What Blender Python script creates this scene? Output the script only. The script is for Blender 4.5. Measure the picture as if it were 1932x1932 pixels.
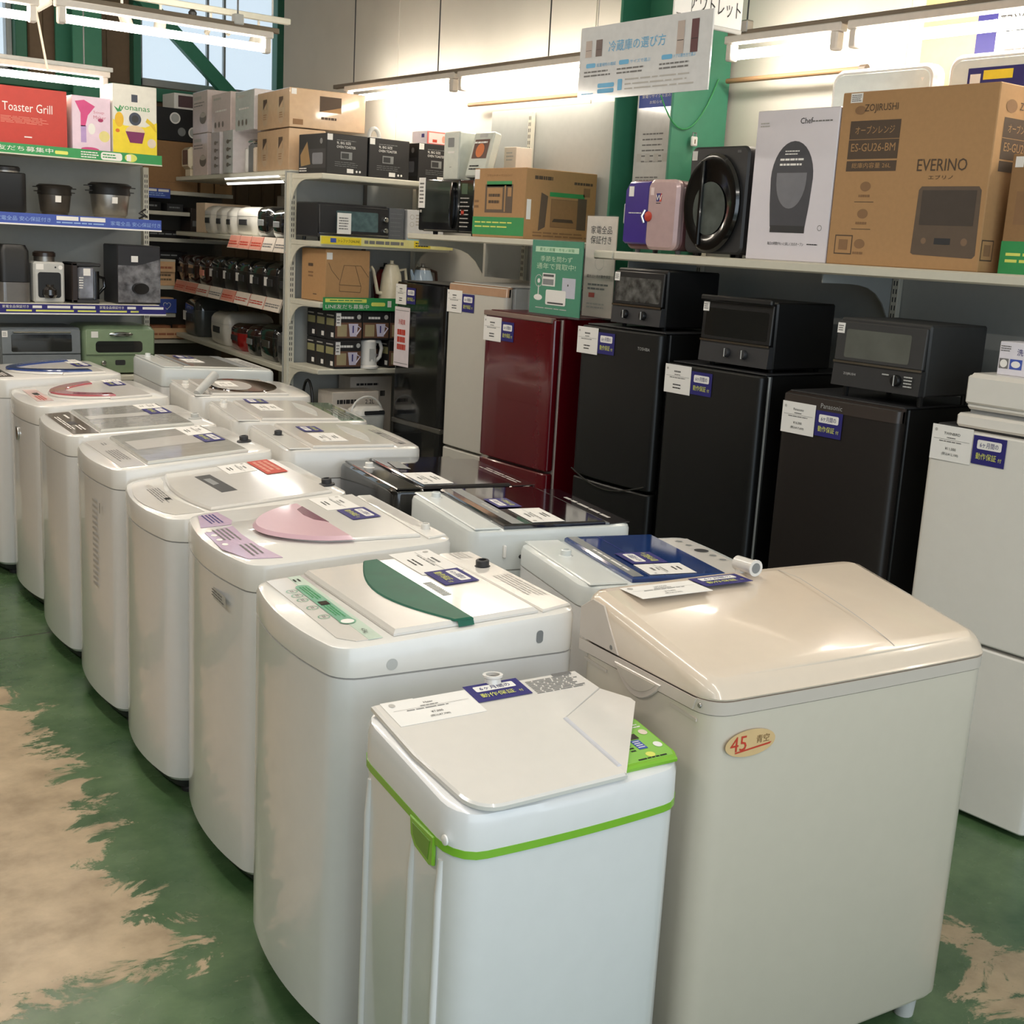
import bpy, math, random
from mathutils import Matrix, Vector
random.seed(7)
for o in list(bpy.data.objects): bpy.data.objects.remove(o)
SC = bpy.context.scene
COL = SC.collection
R = math.radians
PI = math.pi

# ---------------------------------------------------------------- camera
cam_d = bpy.data.cameras.new('camera'); cam = bpy.data.objects.new('camera', cam_d); COL.objects.link(cam)
cam_d.sensor_width = 36; cam_d.lens = 36 * 2350 / 1932; cam_d.clip_start = .05; cam_d.clip_end = 100
cam.matrix_world = Matrix(((0.8014964, 0.0833806, -0.5921581, 0), (-0.5955047, 0.2016469, -0.7776327, 0),
                           (0.0545673, 0.9759028, 0.2112728, 1.68), (0, 0, 0, 1)))
SC.camera = cam
# ---------------------------------------------------------------- world: hazy daylight outside the windows and the open shop front
w = bpy.data.worlds.new('daylight'); SC.world = w; w.use_nodes = True
bg = w.node_tree.nodes['Background']; bg.inputs[0].default_value = (.74, .88, 1, 1); bg.inputs[1].default_value = 1.15
# ---------------------------------------------------------------- unseen area lights added near the ceiling for ambient light
def area(name, loc, sx, sy, power, col=(1, .93, .84), rot=(0, 0, 0)):
    l = bpy.data.lights.new(name, 'AREA'); l.shape = 'RECTANGLE'; l.size = sx; l.size_y = sy; l.energy = power; l.color = col
    o = bpy.data.objects.new(name, l); COL.objects.link(o); o.location = loc; o.rotation_euler = rot
    return o
for i, (x, y) in enumerate([(-1.2, -1.0), (-1.2, 2.2), (-1.2, 5.4), (1.3, -.6), (1.3, 2.6), (1.2, 5.2)]):
    area('ceiling_fill_light', (x, y, 3.35), .12, 2.4, 26)
area('shop_front_daylight', (.5, -2.95, 1.7), 6, 2.6, 75, (.80, .9, 1), (R(90), 0, 0))
SC.view_settings.view_transform = 'Standard'; SC.view_settings.look = 'None'
SC.view_settings.exposure = 0.0; SC.view_settings.gamma = 1; SC.view_settings.use_curve_mapping = False

# ---------------------------------------------------------------- materials
def lin(c): 
    c = c / 255
    return c / 12.92 if c <= .04045 else ((c + .055) / 1.055) ** 2.4
_m = {}
def mat(name, rgb, rough=.5, metal=0., coat=0., var=.04, scale=30, bump=0., alpha=1., trans=0.):
    if name in _m: return _m[name]
    m = bpy.data.materials.new(name); m.use_nodes = True; nt = m.node_tree; N = nt.nodes; L = nt.links
    b = N['Principled BSDF']; c = [lin(v) for v in rgb]
    tc = N.new('ShaderNodeTexCoord'); ns = N.new('ShaderNodeTexNoise'); ns.inputs['Scale'].default_value = scale; ns.inputs['Detail'].default_value = 3
    L.new(tc.outputs['Object'], ns.inputs['Vector'])
    rp = N.new('ShaderNodeValToRGB'); e = rp.color_ramp.elements
    e[0].position = .3; e[1].position = .7
    e[0].color = (*[v * (1 - var) for v in c], 1); e[1].color = (*[min(1, v * (1 + var)) for v in c], 1)
    L.new(ns.outputs['Fac'], rp.inputs['Fac']); L.new(rp.outputs['Color'], b.inputs['Base Color'])
    b.inputs['Roughness'].default_value = rough; b.inputs['Metallic'].default_value = metal
    if coat: b.inputs['Coat Weight'].default_value = coat; b.inputs['Coat Roughness'].default_value = .06
    if alpha < 1: b.inputs['Alpha'].default_value = alpha
    if trans: b.inputs['Transmission Weight'].default_value = trans
    if bump:
        bp = N.new('ShaderNodeBump'); bp.inputs['Strength'].default_value = bump; bp.inputs['Distance'].default_value = .01
        L.new(ns.outputs['Fac'], bp.inputs['Height']); L.new(bp.outputs['Normal'], b.inputs['Normal'])
    m.diffuse_color = (*c, 1); _m[name] = m
    return m
def emis(name, rgb, s):
    if name in _m: return _m[name]
    m = bpy.data.materials.new(name); m.use_nodes = True; N = m.node_tree.nodes; N.remove(N['Principled BSDF'])
    e = N.new('ShaderNodeEmission'); e.inputs[0].default_value = (*rgb, 1); e.inputs[1].default_value = s
    m.node_tree.links.new(e.outputs[0], N['Material Output'].inputs[0]); _m[name] = m
    return m
ENAMEL = mat('white_enamel', (228, 227, 226), .3, coat=.8, var=.01)
DECK = mat('white_plastic', (231, 228, 222), .22, coat=.5, var=.01)
LIDW = mat('warm_white_plastic', (226, 221, 214), .2, coat=.5, var=.01)
MILK = mat('milky_glass', (214, 212, 204), .08, coat=1, var=.02, bump=.35, scale=9)
COOLW = mat('cool_white_plastic', (218, 222, 220), .3, coat=.4, var=.01)
SEAM = mat('seam_grey', (158, 156, 152), .6)
DARK = mat('dark_grey_plastic', (48, 48, 50), .5)
GREY = mat('grey_plastic', (128, 130, 130), .45)
LGREY = mat('light_grey_plastic', (190, 190, 186), .45)
BLACK = mat('black_plastic', (20, 20, 21), .4)
GBLACK = mat('gloss_black', (11, 11, 12), .14, coat=.6)
SBLACK = mat('satin_black_steel', (19, 19, 19), .4, bump=.02, scale=180)
PAPER = mat('white_paper', (238, 235, 230), .6, var=.01)
INK = mat('black_ink', (35, 33, 33), .7)
INKG = mat('grey_ink', (120, 118, 116), .7)
INKL = mat('pale_ink', (186, 182, 176), .7)
NAVY = mat('navy_print', (38, 34, 112), .55)
BLUEP = mat('blue_print', (66, 88, 172), .5)
YEL = mat('yellow_print', (238, 214, 52), .55)
PYEL = mat('pale_yellow_print', (222, 226, 110), .55)
GRNP = mat('green_print', (52, 148, 84), .5)
REDP = mat('red_print', (196, 62, 42), .5)
PINKP = mat('salmon_print', (220, 150, 130), .6)
CREAM = mat('cream_print', (224, 208, 190), .6)
CREMET = mat('cream_painted_steel', (208, 204, 188), .45, var=.02)
PANEL = mat('pale_grey_panel', (168, 170, 166), .6, var=.02)
CHROME = mat('chrome', (210, 210, 208), .12, metal=1)
STEEL = mat('brushed_steel', (150, 146, 140), .32, metal=.9, var=.06)
KRAFT = mat('kraft_cardboard', (176, 136, 92), .75, var=.03, scale=60)
KRAFTD = mat('dark_kraft_cardboard', (150, 114, 76), .8, var=.04, scale=60)
KINK = mat('brown_print', (84, 68, 54), .75)
KINKL = mat('faint_brown_print', (140, 106, 74), .8)
GLASSD = mat('dark_oven_glass', (26, 28, 28), .06, coat=1)
TUBE = emis('lit_fluorescent_tube', (1, .90, .76), 42)
TUBEW = emis('lit_shelf_tube', (1, .97, .92), 3)

# ---------------------------------------------------------------- mesh builder
_tc = {}
def glyph(s):
    if s in _tc: return _tc[s]
    cu = bpy.data.curves.new('t', 'FONT'); cu.body = s; cu.size = 1; cu.resolution_u = 2
    o = bpy.data.objects.new('t', cu); me = o.to_mesh()
    v = [(p.co.x, p.co.y) for p in me.vertices]; f = [tuple(p.vertices) for p in me.polygons]
    o.to_mesh_clear(); bpy.data.objects.remove(o); bpy.data.curves.remove(cu)
    x0 = min(p[0] for p in v); x1 = max(p[0] for p in v); y0 = min(p[1] for p in v); y1 = max(p[1] for p in v)
    v = [(p[0] - x0, p[1] - y0) for p in v]
    _tc[s] = (v, f, x1 - x0, y1 - y0); return _tc[s]
def outline(w, d, r, bulge=0., nc=5, nf=6, bb=0.):
    """closed outline, front (-y) centre first, mirrored in x; the front (and back) may bulge"""
    r = max(r, .0005); pts = []
    fr = lambda x: -d / 2 - bulge * (1 - (2 * x / w) ** 2)
    bk = lambda x: d / 2 + bb * (1 - (2 * x / w) ** 2)
    xs = [(w / 2 - r) * i / nf for i in range(nf)]
    for x in xs: pts.append((x, fr(x)))
    yo = fr(w / 2 - r)
    for i in range(nc + 1):
        a = -PI / 2 + PI / 2 * i / nc
        y = yo + (r + (-d / 2 - yo) ) * (1 - math.cos(a + PI / 2)) if False else -d / 2 + r + r * math.sin(a)
        t = i / nc
        pts.append((w / 2 - r + r * math.cos(a), y + (yo + d / 2) * (1 - t)))
    for i in range(nc + 1):
        a = PI / 2 * i / nc; t = 1 - i / nc
        pts.append((w / 2 - r + r * math.cos(a), d / 2 - r + r * math.sin(a) + (bk(w / 2 - r) - d / 2) * (1 - t)))
    for x in reversed(xs): pts.append((x, bk(x)))
    return pts + [(-x, y) for x, y in reversed(pts[1:-1])]
class MB:
    def __init__(s): s.v = []; s.f = []; s.m = []; s.M = Matrix(); s.mats = []
    def frame(s, loc=(0, 0, 0), rx=0, ry=0, rz=0):
        s.M = Matrix.Translation(loc) @ Matrix.Rotation(rz, 4, 'Z') @ Matrix.Rotation(ry, 4, 'Y') @ Matrix.Rotation(rx, 4, 'X'); return s
    def add(s, vs, fs, m):
        if m not in s.mats: s.mats.append(m)
        k = s.mats.index(m); b = len(s.v); s.v += [s.M @ Vector(p) for p in vs]
        s.f += [tuple(b + i for i in f) for f in fs]; s.m += [k] * len(fs); return s
    def box(s, x0, x1, y0, y1, z0, z1, m, b=0.):
        if b <= 0:
            return s.add([(x, y, z) for z in (z0, z1) for y in (y0, y1) for x in (x0, x1)],
                         [(0, 2, 3, 1), (4, 5, 7, 6), (0, 1, 5, 4), (2, 6, 7, 3), (0, 4, 6, 2), (1, 3, 7, 5)], m)
        b = min(b, (x1 - x0) * .45, (y1 - y0) * .45, (z1 - z0) * .45)
        V = []; ix = {}
        for i, x in enumerate((x0, x1)):
            for j, y in enumerate((y0, y1)):
                for k, z in enumerate((z0, z1)):
                    sx, sy, sz = (b if i == 0 else -b), (b if j == 0 else -b), (b if k == 0 else -b)
                    for a, p in enumerate([(x, y + sy, z + sz), (x + sx, y, z + sz), (x + sx, y + sy, z)]):
                        ix[i, j, k, a] = len(V); V.append(p)
        F = []
        for a in range(3):
            for e in (0, 1):
                q = []
                for u, t in ((0, 0), (1, 0), (1, 1), (0, 1)):
                    c = [u, t]; c.insert(a, e); q.append(ix[(*c, a)])
                F.append(tuple(q))
        for a in range(3):   # edge along axis a between faces p,q
            p, q = [i for i in range(3) if i != a]
            for u in (0, 1):
                for t in (0, 1):
                    c0 = [0, 0, 0]; c0[p] = u; c0[q] = t; c1 = list(c0); c1[a] = 1
                    F.append((ix[(*c0, p)], ix[(*c1, p)], ix[(*c1, q)], ix[(*c0, q)]))
        for i in (0, 1):
            for j in (0, 1):
                for k in (0, 1): F.append((ix[i, j, k, 0], ix[i, j, k, 1], ix[i, j, k, 2]))
        return s.add(V, F, m)
    def stack(s, rings, m, cap=True, bottom=True):
        n = len(rings[0]); V = [p for r in rings for p in r]; F = []
        for k in range(len(rings) - 1):
            for i in range(n):
                j = (i + 1) % n; F.append((k * n + i, k * n + j, (k + 1) * n + j, (k + 1) * n + i))
        def capf(b, flip):
            q = []
            for i in range(n // 2):
                a = [b + i, b + i + 1, b + (n - i - 1) % n, b + (n - i) % n]
                a = list(dict.fromkeys(a)); q.append(tuple(reversed(a)) if flip else tuple(a))
            return q
        if cap: F += capf((len(rings) - 1) * n, False)
        if bottom: F += capf(0, True)
        return s.add(V, F, m)
    def lathe(s, prof, m, n=24, sx=1, sy=1, cx=0, cy=0):
        V = []; F = []; k = len(prof)
        for i in range(n):
            a = 2 * PI * i / n
            for r, z in prof: V.append((cx + r * math.cos(a) * sx, cy + r * math.sin(a) * sy, z))
        for i in range(n):
            j = (i + 1) % n
            for t in range(k - 1): F.append((i * k + t, j * k + t, j * k + t + 1, i * k + t + 1))
        F.append(tuple(i * k for i in reversed(range(n)))); F.append(tuple(i * k + k - 1 for i in range(n)))
        return s.add(V, F, m)
    def tube(s, pts, r, m, n=10, r1=None):
        V = []; F = []; P = [Vector(p) for p in pts]; K = len(P); up = None
        for i, p in enumerate(P):
            t = (P[min(i + 1, K - 1)] - P[max(i - 1, 0)]).normalized()
            if up is None: up = Vector((0, 0, 1)) if abs(t.z) < .9 else Vector((1, 0, 0))
            a = t.cross(up).normalized(); b = a.cross(t).normalized(); up = b
            rr = r if r1 is None else r + (r1 - r) * i / (K - 1)
            V += [tuple(p + a * math.cos(2 * PI * j / n) * rr + b * math.sin(2 * PI * j / n) * rr) for j in range(n)]
        for i in range(K - 1):
            for j in range(n): F.append((i * n + j, i * n + (j + 1) % n, (i + 1) * n + (j + 1) % n, (i + 1) * n + j))
        F.append(tuple(reversed(range(n)))); F.append(tuple((K - 1) * n + j for j in range(n)))
        return s.add(V, F, m)
    def slab(s, pts, z0, z1, m, b=0.):
        """polygon (x,y) raised from z0 to z1 with a small bevel"""
        n = len(pts); A = sum(pts[i][0] * pts[(i + 1) % n][1] - pts[(i + 1) % n][0] * pts[i][1] for i in range(n))
        if A < 0: pts = list(reversed(pts))
        def off(d):
            o = []
            for i in range(n):
                p0, p, p1 = Vector(pts[i - 1]), Vector(pts[i]), Vector(pts[(i + 1) % n])
                e0 = (p - p0).normalized(); e1 = (p1 - p).normalized()
                n0 = Vector((-e0.y, e0.x)); n1 = Vector((-e1.y, e1.x)); q = n0 + n1
                q = q / max(.5, q.dot(n0)) if q.length > .01 else n0
                o.append((p.x + q.x * d, p.y + q.y * d))
            return o
        rings = [[(x, y, z0) for x, y in pts], [(x, y, z1 - b) for x, y in pts]]
        if b > 0: rings.append([(x, y, z1) for x, y in off(b)])
        V = [p for r in rings for p in r]; F = []
        for k in range(len(rings) - 1):
            for i in range(n): F.append((k * n + i, k * n + (i + 1) % n, (k + 1) * n + (i + 1) % n, (k + 1) * n + i))
        F.append(tuple((len(rings) - 1) * n + i for i in range(n))); F.append(tuple(reversed(range(n))))
        return s.add(V, F, m)
    # flat print in the current frame's x-y plane
    def rect(s, x0, x1, y0, y1, m, z=.0006): return s.add([(x0, y0, z), (x1, y0, z), (x1, y1, z), (x0, y1, z)], [(0, 1, 2, 3)], m)
    def poly(s, pts, m, z=.0006): return s.add([(x, y, z) for x, y in pts], [tuple(range(len(pts)))], m)
    def disc(s, x, y, rx, ry, m, z=.0006, n=24): return s.poly([(x + rx * math.cos(2 * PI * i / n), y + ry * math.sin(2 * PI * i / n)) for i in range(n)], m, z)
    def ring(s, x, y, r, wd, m, z=.0007, n=24):
        V = [(x + q * math.cos(2 * PI * i / n), y + q * math.sin(2 * PI * i / n), z) for i in range(n) for q in (r, r - wd)]
        return s.add(V, [(2 * i, 2 * ((i + 1) % n), 2 * ((i + 1) % n) + 1, 2 * i + 1) for i in range(n)], m)
    def rr(s, x0, x1, y0, y1, r, m, z=.0006):
        c = outline(x1 - x0, y1 - y0, r, nf=1); return s.poly([(x + (x0 + x1) / 2, y + (y0 + y1) / 2) for x, y in c], m, z)
    def text(s, t, x, y, h, m, w=None, al='c', z=.0012, rot=0):
        v, f, W, H = glyph(t); sy = h / H; sx = sy if w is None else w / W
        ox = {'c': -W * sx / 2, 'l': 0, 'r': -W * sx}[al]; c, q = math.cos(rot), math.sin(rot)
        V = [((px * sx + ox) * c - (py * sy) * q + x, (px * sx + ox) * q + (py * sy) * c + y, z) for px, py in v]
        return s.add(V, f, m)
    def lines(s, x0, x1, y0, y1, n, m, z=.0009, fill=.45):
        """rows of print too small to read"""
        for i in range(n):
            y = y1 - (y1 - y0) * (i + .5) / n; hh = (y1 - y0) / n * fill / 2; x = x0; e = x0 + (x1 - x0) * random.uniform(.8, 1)
            while x < e:
                l = (x1 - x0) * random.uniform(.08, .25); s.rect(x, min(x + l, e), y - hh, y + hh, m, z); x += l + (x1 - x0) * .025
        return s
    def mesh(s, name):
        me = bpy.data.meshes.new(name); me.from_pydata([tuple(p) for p in s.v], [], s.f)
        for m in s.mats: me.materials.append(m)
        me.polygons.foreach_set('material_index', s.m); me.polygons.foreach_set('use_smooth', [True] * len(s.f))
        me.update(); me.set_sharp_from_angle(angle=R(38)); return me
FRONT = dict(rx=PI / 2)                      # frame whose x-y plane is the front (-y) face: x right, y up, z out

def tagit(o, label=None, cat=None, group=None, kind=None):
    if label: o['label'] = label
    if cat: o['category'] = cat
    if group: o['group'] = group
    if kind: o['kind'] = kind
    return o
def thing(name, label, cat, loc=(0, 0, 0), rz=0, group=None, rx=0, ry=0):
    o = bpy.data.objects.new(name, None); o.empty_display_size = .05; COL.objects.link(o); o.location = loc; o.rotation_euler = (rx, ry, rz)
    return tagit(o, label, cat, group)
def part(name, mb, parent, label=None, kind=None, loc=None, rz=0):
    o = bpy.data.objects.new(name, mb if isinstance(mb, bpy.types.Mesh) else mb.mesh(name)); COL.objects.link(o); o.parent = parent
    if loc: o.location = loc; o.rotation_euler = (0, 0, rz)
    return tagit(o, label, kind=kind)
def solo(name, mb, label, cat, loc=(0, 0, 0), rz=0, group=None, rx=0, ry=0):
    o = bpy.data.objects.new(name, mb if isinstance(mb, bpy.types.Mesh) else mb.mesh(name)); COL.objects.link(o); o.location = loc; o.rotation_euler = (rx, ry, rz)
    return tagit(o, label, cat, group)
def struct(name, mb):
    o = bpy.data.objects.new(name, mb.mesh(name)); COL.objects.link(o); return tagit(o, kind='structure')
def dup(root, loc=None, rz=None, label=None, group=None):
    r = root.copy(); COL.objects.link(r)
    if loc: r.location = loc
    if rz is not None: r.rotation_euler = (0, 0, rz)
    if label: r['label'] = label
    if group: r['group'] = group
    for ch in root.children:
        c = ch.copy(); COL.objects.link(c); c.parent = r
        for g in ch.children:
            d = g.copy(); COL.objects.link(d); d.parent = c
    return r

# ================================================================ the setting
def floor_material():
    m = bpy.data.materials.new('worn_green_floor_paint'); m.use_nodes = True; nt = m.node_tree; N = nt.nodes; L = nt.links; b = N['Principled BSDF']
    geo = N.new('ShaderNodeTexCoord'); sp = N.new('ShaderNodeSeparateXYZ'); L.new(geo.outputs['Object'], sp.inputs[0])
    def M(op, a, b_=None, clamp=False):
        n = N.new('ShaderNodeMath'); n.operation = op; n.use_clamp = clamp
        for i, q in enumerate((a, b_)):
            if q is None: continue
            if isinstance(q, (int, float)): n.inputs[i].default_value = q
            else: L.new(q, n.inputs[i])
        return n.outputs[0]
    def noise(sc, det, rough, st=(1, 1, 1), dist=0):
        mp = N.new('ShaderNodeMapping'); mp.inputs['Scale'].default_value = st; L.new(geo.outputs['Object'], mp.inputs[0])
        n = N.new('ShaderNodeTexNoise'); n.inputs['Scale'].default_value = sc; n.inputs['Detail'].default_value = det
        n.inputs['Roughness'].default_value = rough; n.inputs['Distortion'].default_value = dist; L.new(mp.outputs[0], n.inputs['Vector']); return n.outputs['Fac']
    X, Y = sp.outputs['X'], sp.outputs['Y']
    row = M('ADD', M('MULTIPLY', M('SUBTRACT', Y, 2), .082), 1.16)
    d1 = M('SUBTRACT', M('SUBTRACT', row, X), .19)            # distance from the washers into the aisle
    d2 = M('SUBTRACT', Y, 2.52); d3 = M('SUBTRACT', 4.42, Y)
    wear = M('MINIMUM', M('MINIMUM', d1, d2), d3)
    far = M('SUBTRACT', M('MINIMUM', d1, M('MULTIPLY', M('SUBTRACT', Y, 4.4), .5)), .2)
    rt = M('SUBTRACT', .22, M('ADD', M('ABSOLUTE', M('SUBTRACT', X, 2.72)), M('ABSOLUTE', M('SUBTRACT', Y, 1.36))))
    rt = M('MULTIPLY', rt, .8)
    field = M('MAXIMUM', M('MAXIMUM', wear, far), rt)
    nz = M('SUBTRACT', noise(4.2, 10, .72, (1, 1.5, 1), .6), .5)
    val = M('ADD', M('MULTIPLY', field, 3.2), M('MULTIPLY', nz, 3.0))
    mask = M('MULTIPLY', M('ADD', val, .06), 7, True)
    g = N.new('ShaderNodeValToRGB'); g.color_ramp.elements[0].color = (lin(52), lin(84), lin(50), 1); g.color_ramp.elements[1].color = (lin(96), lin(122), lin(84), 1)
    g.color_ramp.elements[0].position = .35; g.color_ramp.elements[1].position = .68; L.new(noise(3, 8, .65), g.inputs[0])
    be = N.new('ShaderNodeValToRGB'); be.color_ramp.elements[0].color = (lin(152), lin(132), lin(104), 1); be.color_ramp.elements[1].color = (lin(200), lin(178), lin(146), 1)
    be.color_ramp.elements[0].position = .3; be.color_ramp.elements[1].position = .7; L.new(noise(7, 8, .6), be.inputs[0])
    mx = N.new('ShaderNodeMixRGB'); L.new(mask, mx.inputs[0]); L.new(g.outputs[0], mx.inputs[1]); L.new(be.outputs[0], mx.inputs[2])
    # saw-cut joints in the slab
    j = M('LESS_THAN', M('ABSOLUTE', M('SUBTRACT', M('SUBTRACT', Y, M('MULTIPLY', X, .02)), 5.02)), .006)
    mj = N.new('ShaderNodeMixRGB'); L.new(M('MULTIPLY', j, .7), mj.inputs[0]); L.new(mx.outputs[0], mj.inputs[1]); mj.inputs[2].default_value = (.03, .03, .02, 1)
    L.new(mj.outputs[0], b.inputs['Base Color'])
    L.new(M('ADD', M('MULTIPLY', mask, .1), M('ADD', M('MULTIPLY', noise(9, 4, .5), .3), .1)), b.inputs['Roughness'])
    bp = N.new('ShaderNodeBump'); bp.inputs['Strength'].default_value = .12; bp.inputs['Distance'].default_value = .004; L.new(mask, bp.inputs['Height']); bp.invert = True
    L.new(bp.outputs[0], b.inputs['Normal']); return m
WALLM = mat('cream_wallboard', (206, 202, 192), .7, var=.02, scale=6)
CEILM = mat('ceiling_board', (200, 198, 190), .8)
COLG = mat('green_painted_steel', (66, 136, 108), .45, var=.03)
COLGD = mat('deep_green_painted_steel', (52, 112, 88), .45, var=.03)
BROWN = mat('brown_corrugated_steel', (120, 98, 74), .6, var=.05)
m = MB(); m.add([(-3, -3, 0), (4.7, -3, 0), (4.7, 9.5, 0), (-3, 9.5, 0)], [(0, 1, 2, 3)], floor_material()); struct('floor', m)
m = MB(); m.box(-3, 4.7, -3, 9.5, 3.6, 3.66, CEILM); struct('ceiling', m)
m = MB(); m.box(4.15, 4.25, -3, 8.38, 0, 3.6, WALLM); m.box(4.25, 4.8, 8.3, 8.38, 0, 3.6, WALLM); m.box(4.7, 4.8, 8.38, 9.5, 0, 3.6, WALLM)
for y in (3.15, 5.0, 6.85): m.box(4.144, 4.15, y - .012, y + .012, 0, 3.6, WALLM)
struct('wall_right', m)
m = MB(); m.box(-3.1, -3, -3, 9.58, 0, 3.6, mat('left_light_block', (128, 120, 106), .8)); struct('wall_left_light_block', m)  # unseen wall added to block light from the left and darken aisle faces
m = MB()
for a, b, z0, z1 in ((-3, 4.7, 0, 2.67), (2.621, 3.51, 2.67, 3.6), (-3, 1.575, 2.67, 3.6), (4.67, 4.7, 2.67, 3.6)): m.box(a, b, 9.5, 9.58, z0, z1, BROWN)
x = -2.9
while x < 4.6:
    m.box(x, x + .11, 9.47, 9.5, 0, 2.46 if (1.575 < x < 2.621 or x > 3.375) else 3.6, BROWN, .012); x += .225
struct('wall_back', m)
PANE = mat('window_pane', (225, 240, 245), .03, alpha=.12)
ALU = mat('window_aluminium', (170, 172, 170), .4, metal=.5)
def window(n, x0, x1, z0, z1, mull):
    m = MB()
    for a, b, c, e in ((x0, x1, z0, z0 + .055), (x0, x1, z1 - .03, z1), (x0, x0 + .04, z0, z1), (x1 - .04, x1, z0, z1)): m.box(a, b, 9.48, 9.56, c, e, ALU, .004)
    for q in mull: m.box(q - .009, q + .009, 9.505, 9.535, z0, z1, ALU)
    o = bpy.data.objects.new(f'window_{n}', m.mesh('window')); COL.objects.link(o); tagit(o, kind='structure')
    p = MB(); p.box(x0 + .035, x1 - .035, 9.512, 9.518, z0 + .045, z1 - .02, PANE); part('pane', p, o)
window(1, 3.51, 4.67, 2.67, 3.6, (4.072, 4.208)); window(2, 1.575, 2.621, 2.67, 3.6, (2.137,))
def trim(n, boxes, mt, extra=None):
    m = MB()
    for b in boxes: m.box(*b, mt, .004)
    if extra: extra(m)
    struct(f'trim_{n}', m)
trim(1, [(2.955, 3.16, 9.22, 9.245, 0, 3.6), (2.9, 3.16, 9.425, 9.45, 0, 3.6), (3.05, 3.062, 9.245, 9.425, 0, 3.6)], COLG)              # column of the back wall
trim(2, [(-3, 4.65, 9.37, 9.46, 2.558, 2.653), (3.454, 3.51, 9.4, 9.49, 2.659, 3.6), (2.621, 2.7, 9.4, 9.49, 2.659, 3.6), (4.6, 4.665, 9.4, 9.49, 2.659, 3.6), (-3, 4.65, 9.33, 9.47, 3.5, 3.6)], COLGD)
def brace(m):
    m.frame((3.859, 9.33, 2.94), ry=R(41)); m.box(-.82, .68, -.03, .03, -.05, .05, COLG, .004); m.M = Matrix()
trim(3, [], COLG, brace)
# H-section column beside the right wall
trim(4, [(3.8, 4.13, 4.03, 4.045, 0, 3.6), (3.8, 4.13, 4.395, 4.41, 0, 3.6), (3.96, 3.972, 4.045, 4.395, 0, 3.6)], COLG)

# ================================================================ stickers shared by the machines
def price(parent, fr, x0, x1, y0, y1, brand=None, yen=None, tax=None, rot180=False):
    m = MB(); m.frame(**fr); W = x1 - x0; H = y1 - y0; cx = (x0 + x1) / 2
    m.box(x0, x1, y0, y1, .0004, .0012, PAPER)
    z = .002
    if brand:
        m.text(brand, cx, y0 + H * .74, H * .075, INK, z=z); m.text('¥' + yen, cx, y0 + H * .3, H * .09, INK, z=z); m.text('(税込¥' + tax + ')', cx, y0 + H * .14, H * .1, INK, z=z)
    else:
        m.lines(cx - W * .14, cx + W * .14, y0 + H * .73, y0 + H * .81, 1, INKG, z, .7); m.lines(cx - W * .16, cx + W * .16, y0 + H * .14, y0 + H * .36, 2, INK, z, .36)
    m.lines(cx - W * .12, cx + W * .12, y0 + H * .63, y0 + H * .69, 1, INKG, z); m.lines(cx - W * .3, cx + W * .3, y0 + H * .52, y0 + H * .58, 1, INKG, z)
    m.rect(x0 + W * .06, x1 - W * .06, y0 + H * .6, y0 + H * .608, INKG, z); m.disc(x0 + W * .1, y0 + H * .85, W * .035, W * .035, INKL, z)
    return part('price_tag', m, parent)
def warr(parent, fr, x0, x1, y0, y1, red=False):
    m = MB(); m.frame(**fr); W = x1 - x0; H = y1 - y0; cx = (x0 + x1) / 2
    m.box(x0, x1, y0, y1, .0016, .0024, REDP if red else NAVY); z = .003
    if red:
        m.lines(x0 + W * .1, x1 - W * .1, y0 + H * .1, y1 - H * .1, 3, PINKP, z, .6)
        return part('notice_sticker', m, parent, 'orange red notice sticker')
    m.rr(x0 + W * .13, x1 - W * .13, y0 + H * .54, y0 + H * .86, H * .06, PAPER, z)
    m.text('6ヶ月間の', cx, y0 + H * .6, H * .19, NAVY, W * .56, z=z + .0006)
    m.text('動作保証', cx - W * .06, y0 + H * .18, H * .23, PYEL, W * .62, z=z + .0006); m.text('付', cx + W * .36, y0 + H * .18, H * .14, PYEL, z=z + .0006)
    return part('warranty_sticker', m, parent, 'navy warranty sticker')

# ================================================================ washing machines
WM = {'A': (1.442, 2.238, .528, .552, .895, .924, -97.4), 'B': (1.582, 2.945, .60, .549, .883, .913, -97.4), 'C': (1.63, 3.58, .60, .542, .858, .911, -97.5),
      'D': (1.671, 4.185, .57, .541, .889, .936, -95.3), 'E': (1.748, 4.861, .58, .567, .893, .923, -95.6), 'F': (1.839, 5.585, .62, .557, .903, .938, -94.9),
      'G': (1.85, 6.26, .60, .579, .937, .958, -93), 'N': (2.2, 2.325, .46, .52, .884, .884, 74), 'M': (2.2, 2.865, .52, .5, .912, .912, 77),
      'L': (2.30, 3.455, .52, .513, .901, .905, 79.8), 'K': (2.215, 4.03, .55, .50, .945, .945, 79), 'J': (2.33, 4.64, .56, .54, .945, .95, 78),
      'I': (2.42, 5.3, .57, .53, .96, .96, 79), 'H': (2.6, 6.13, .6, .57, .975, .992, 83.3),
      'O': (1.329, 1.673, .496, .36, .773, .83, -3.4), 'P': (2.022, 1.663, .774, .435, .876, .963, -5.8)}
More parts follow.
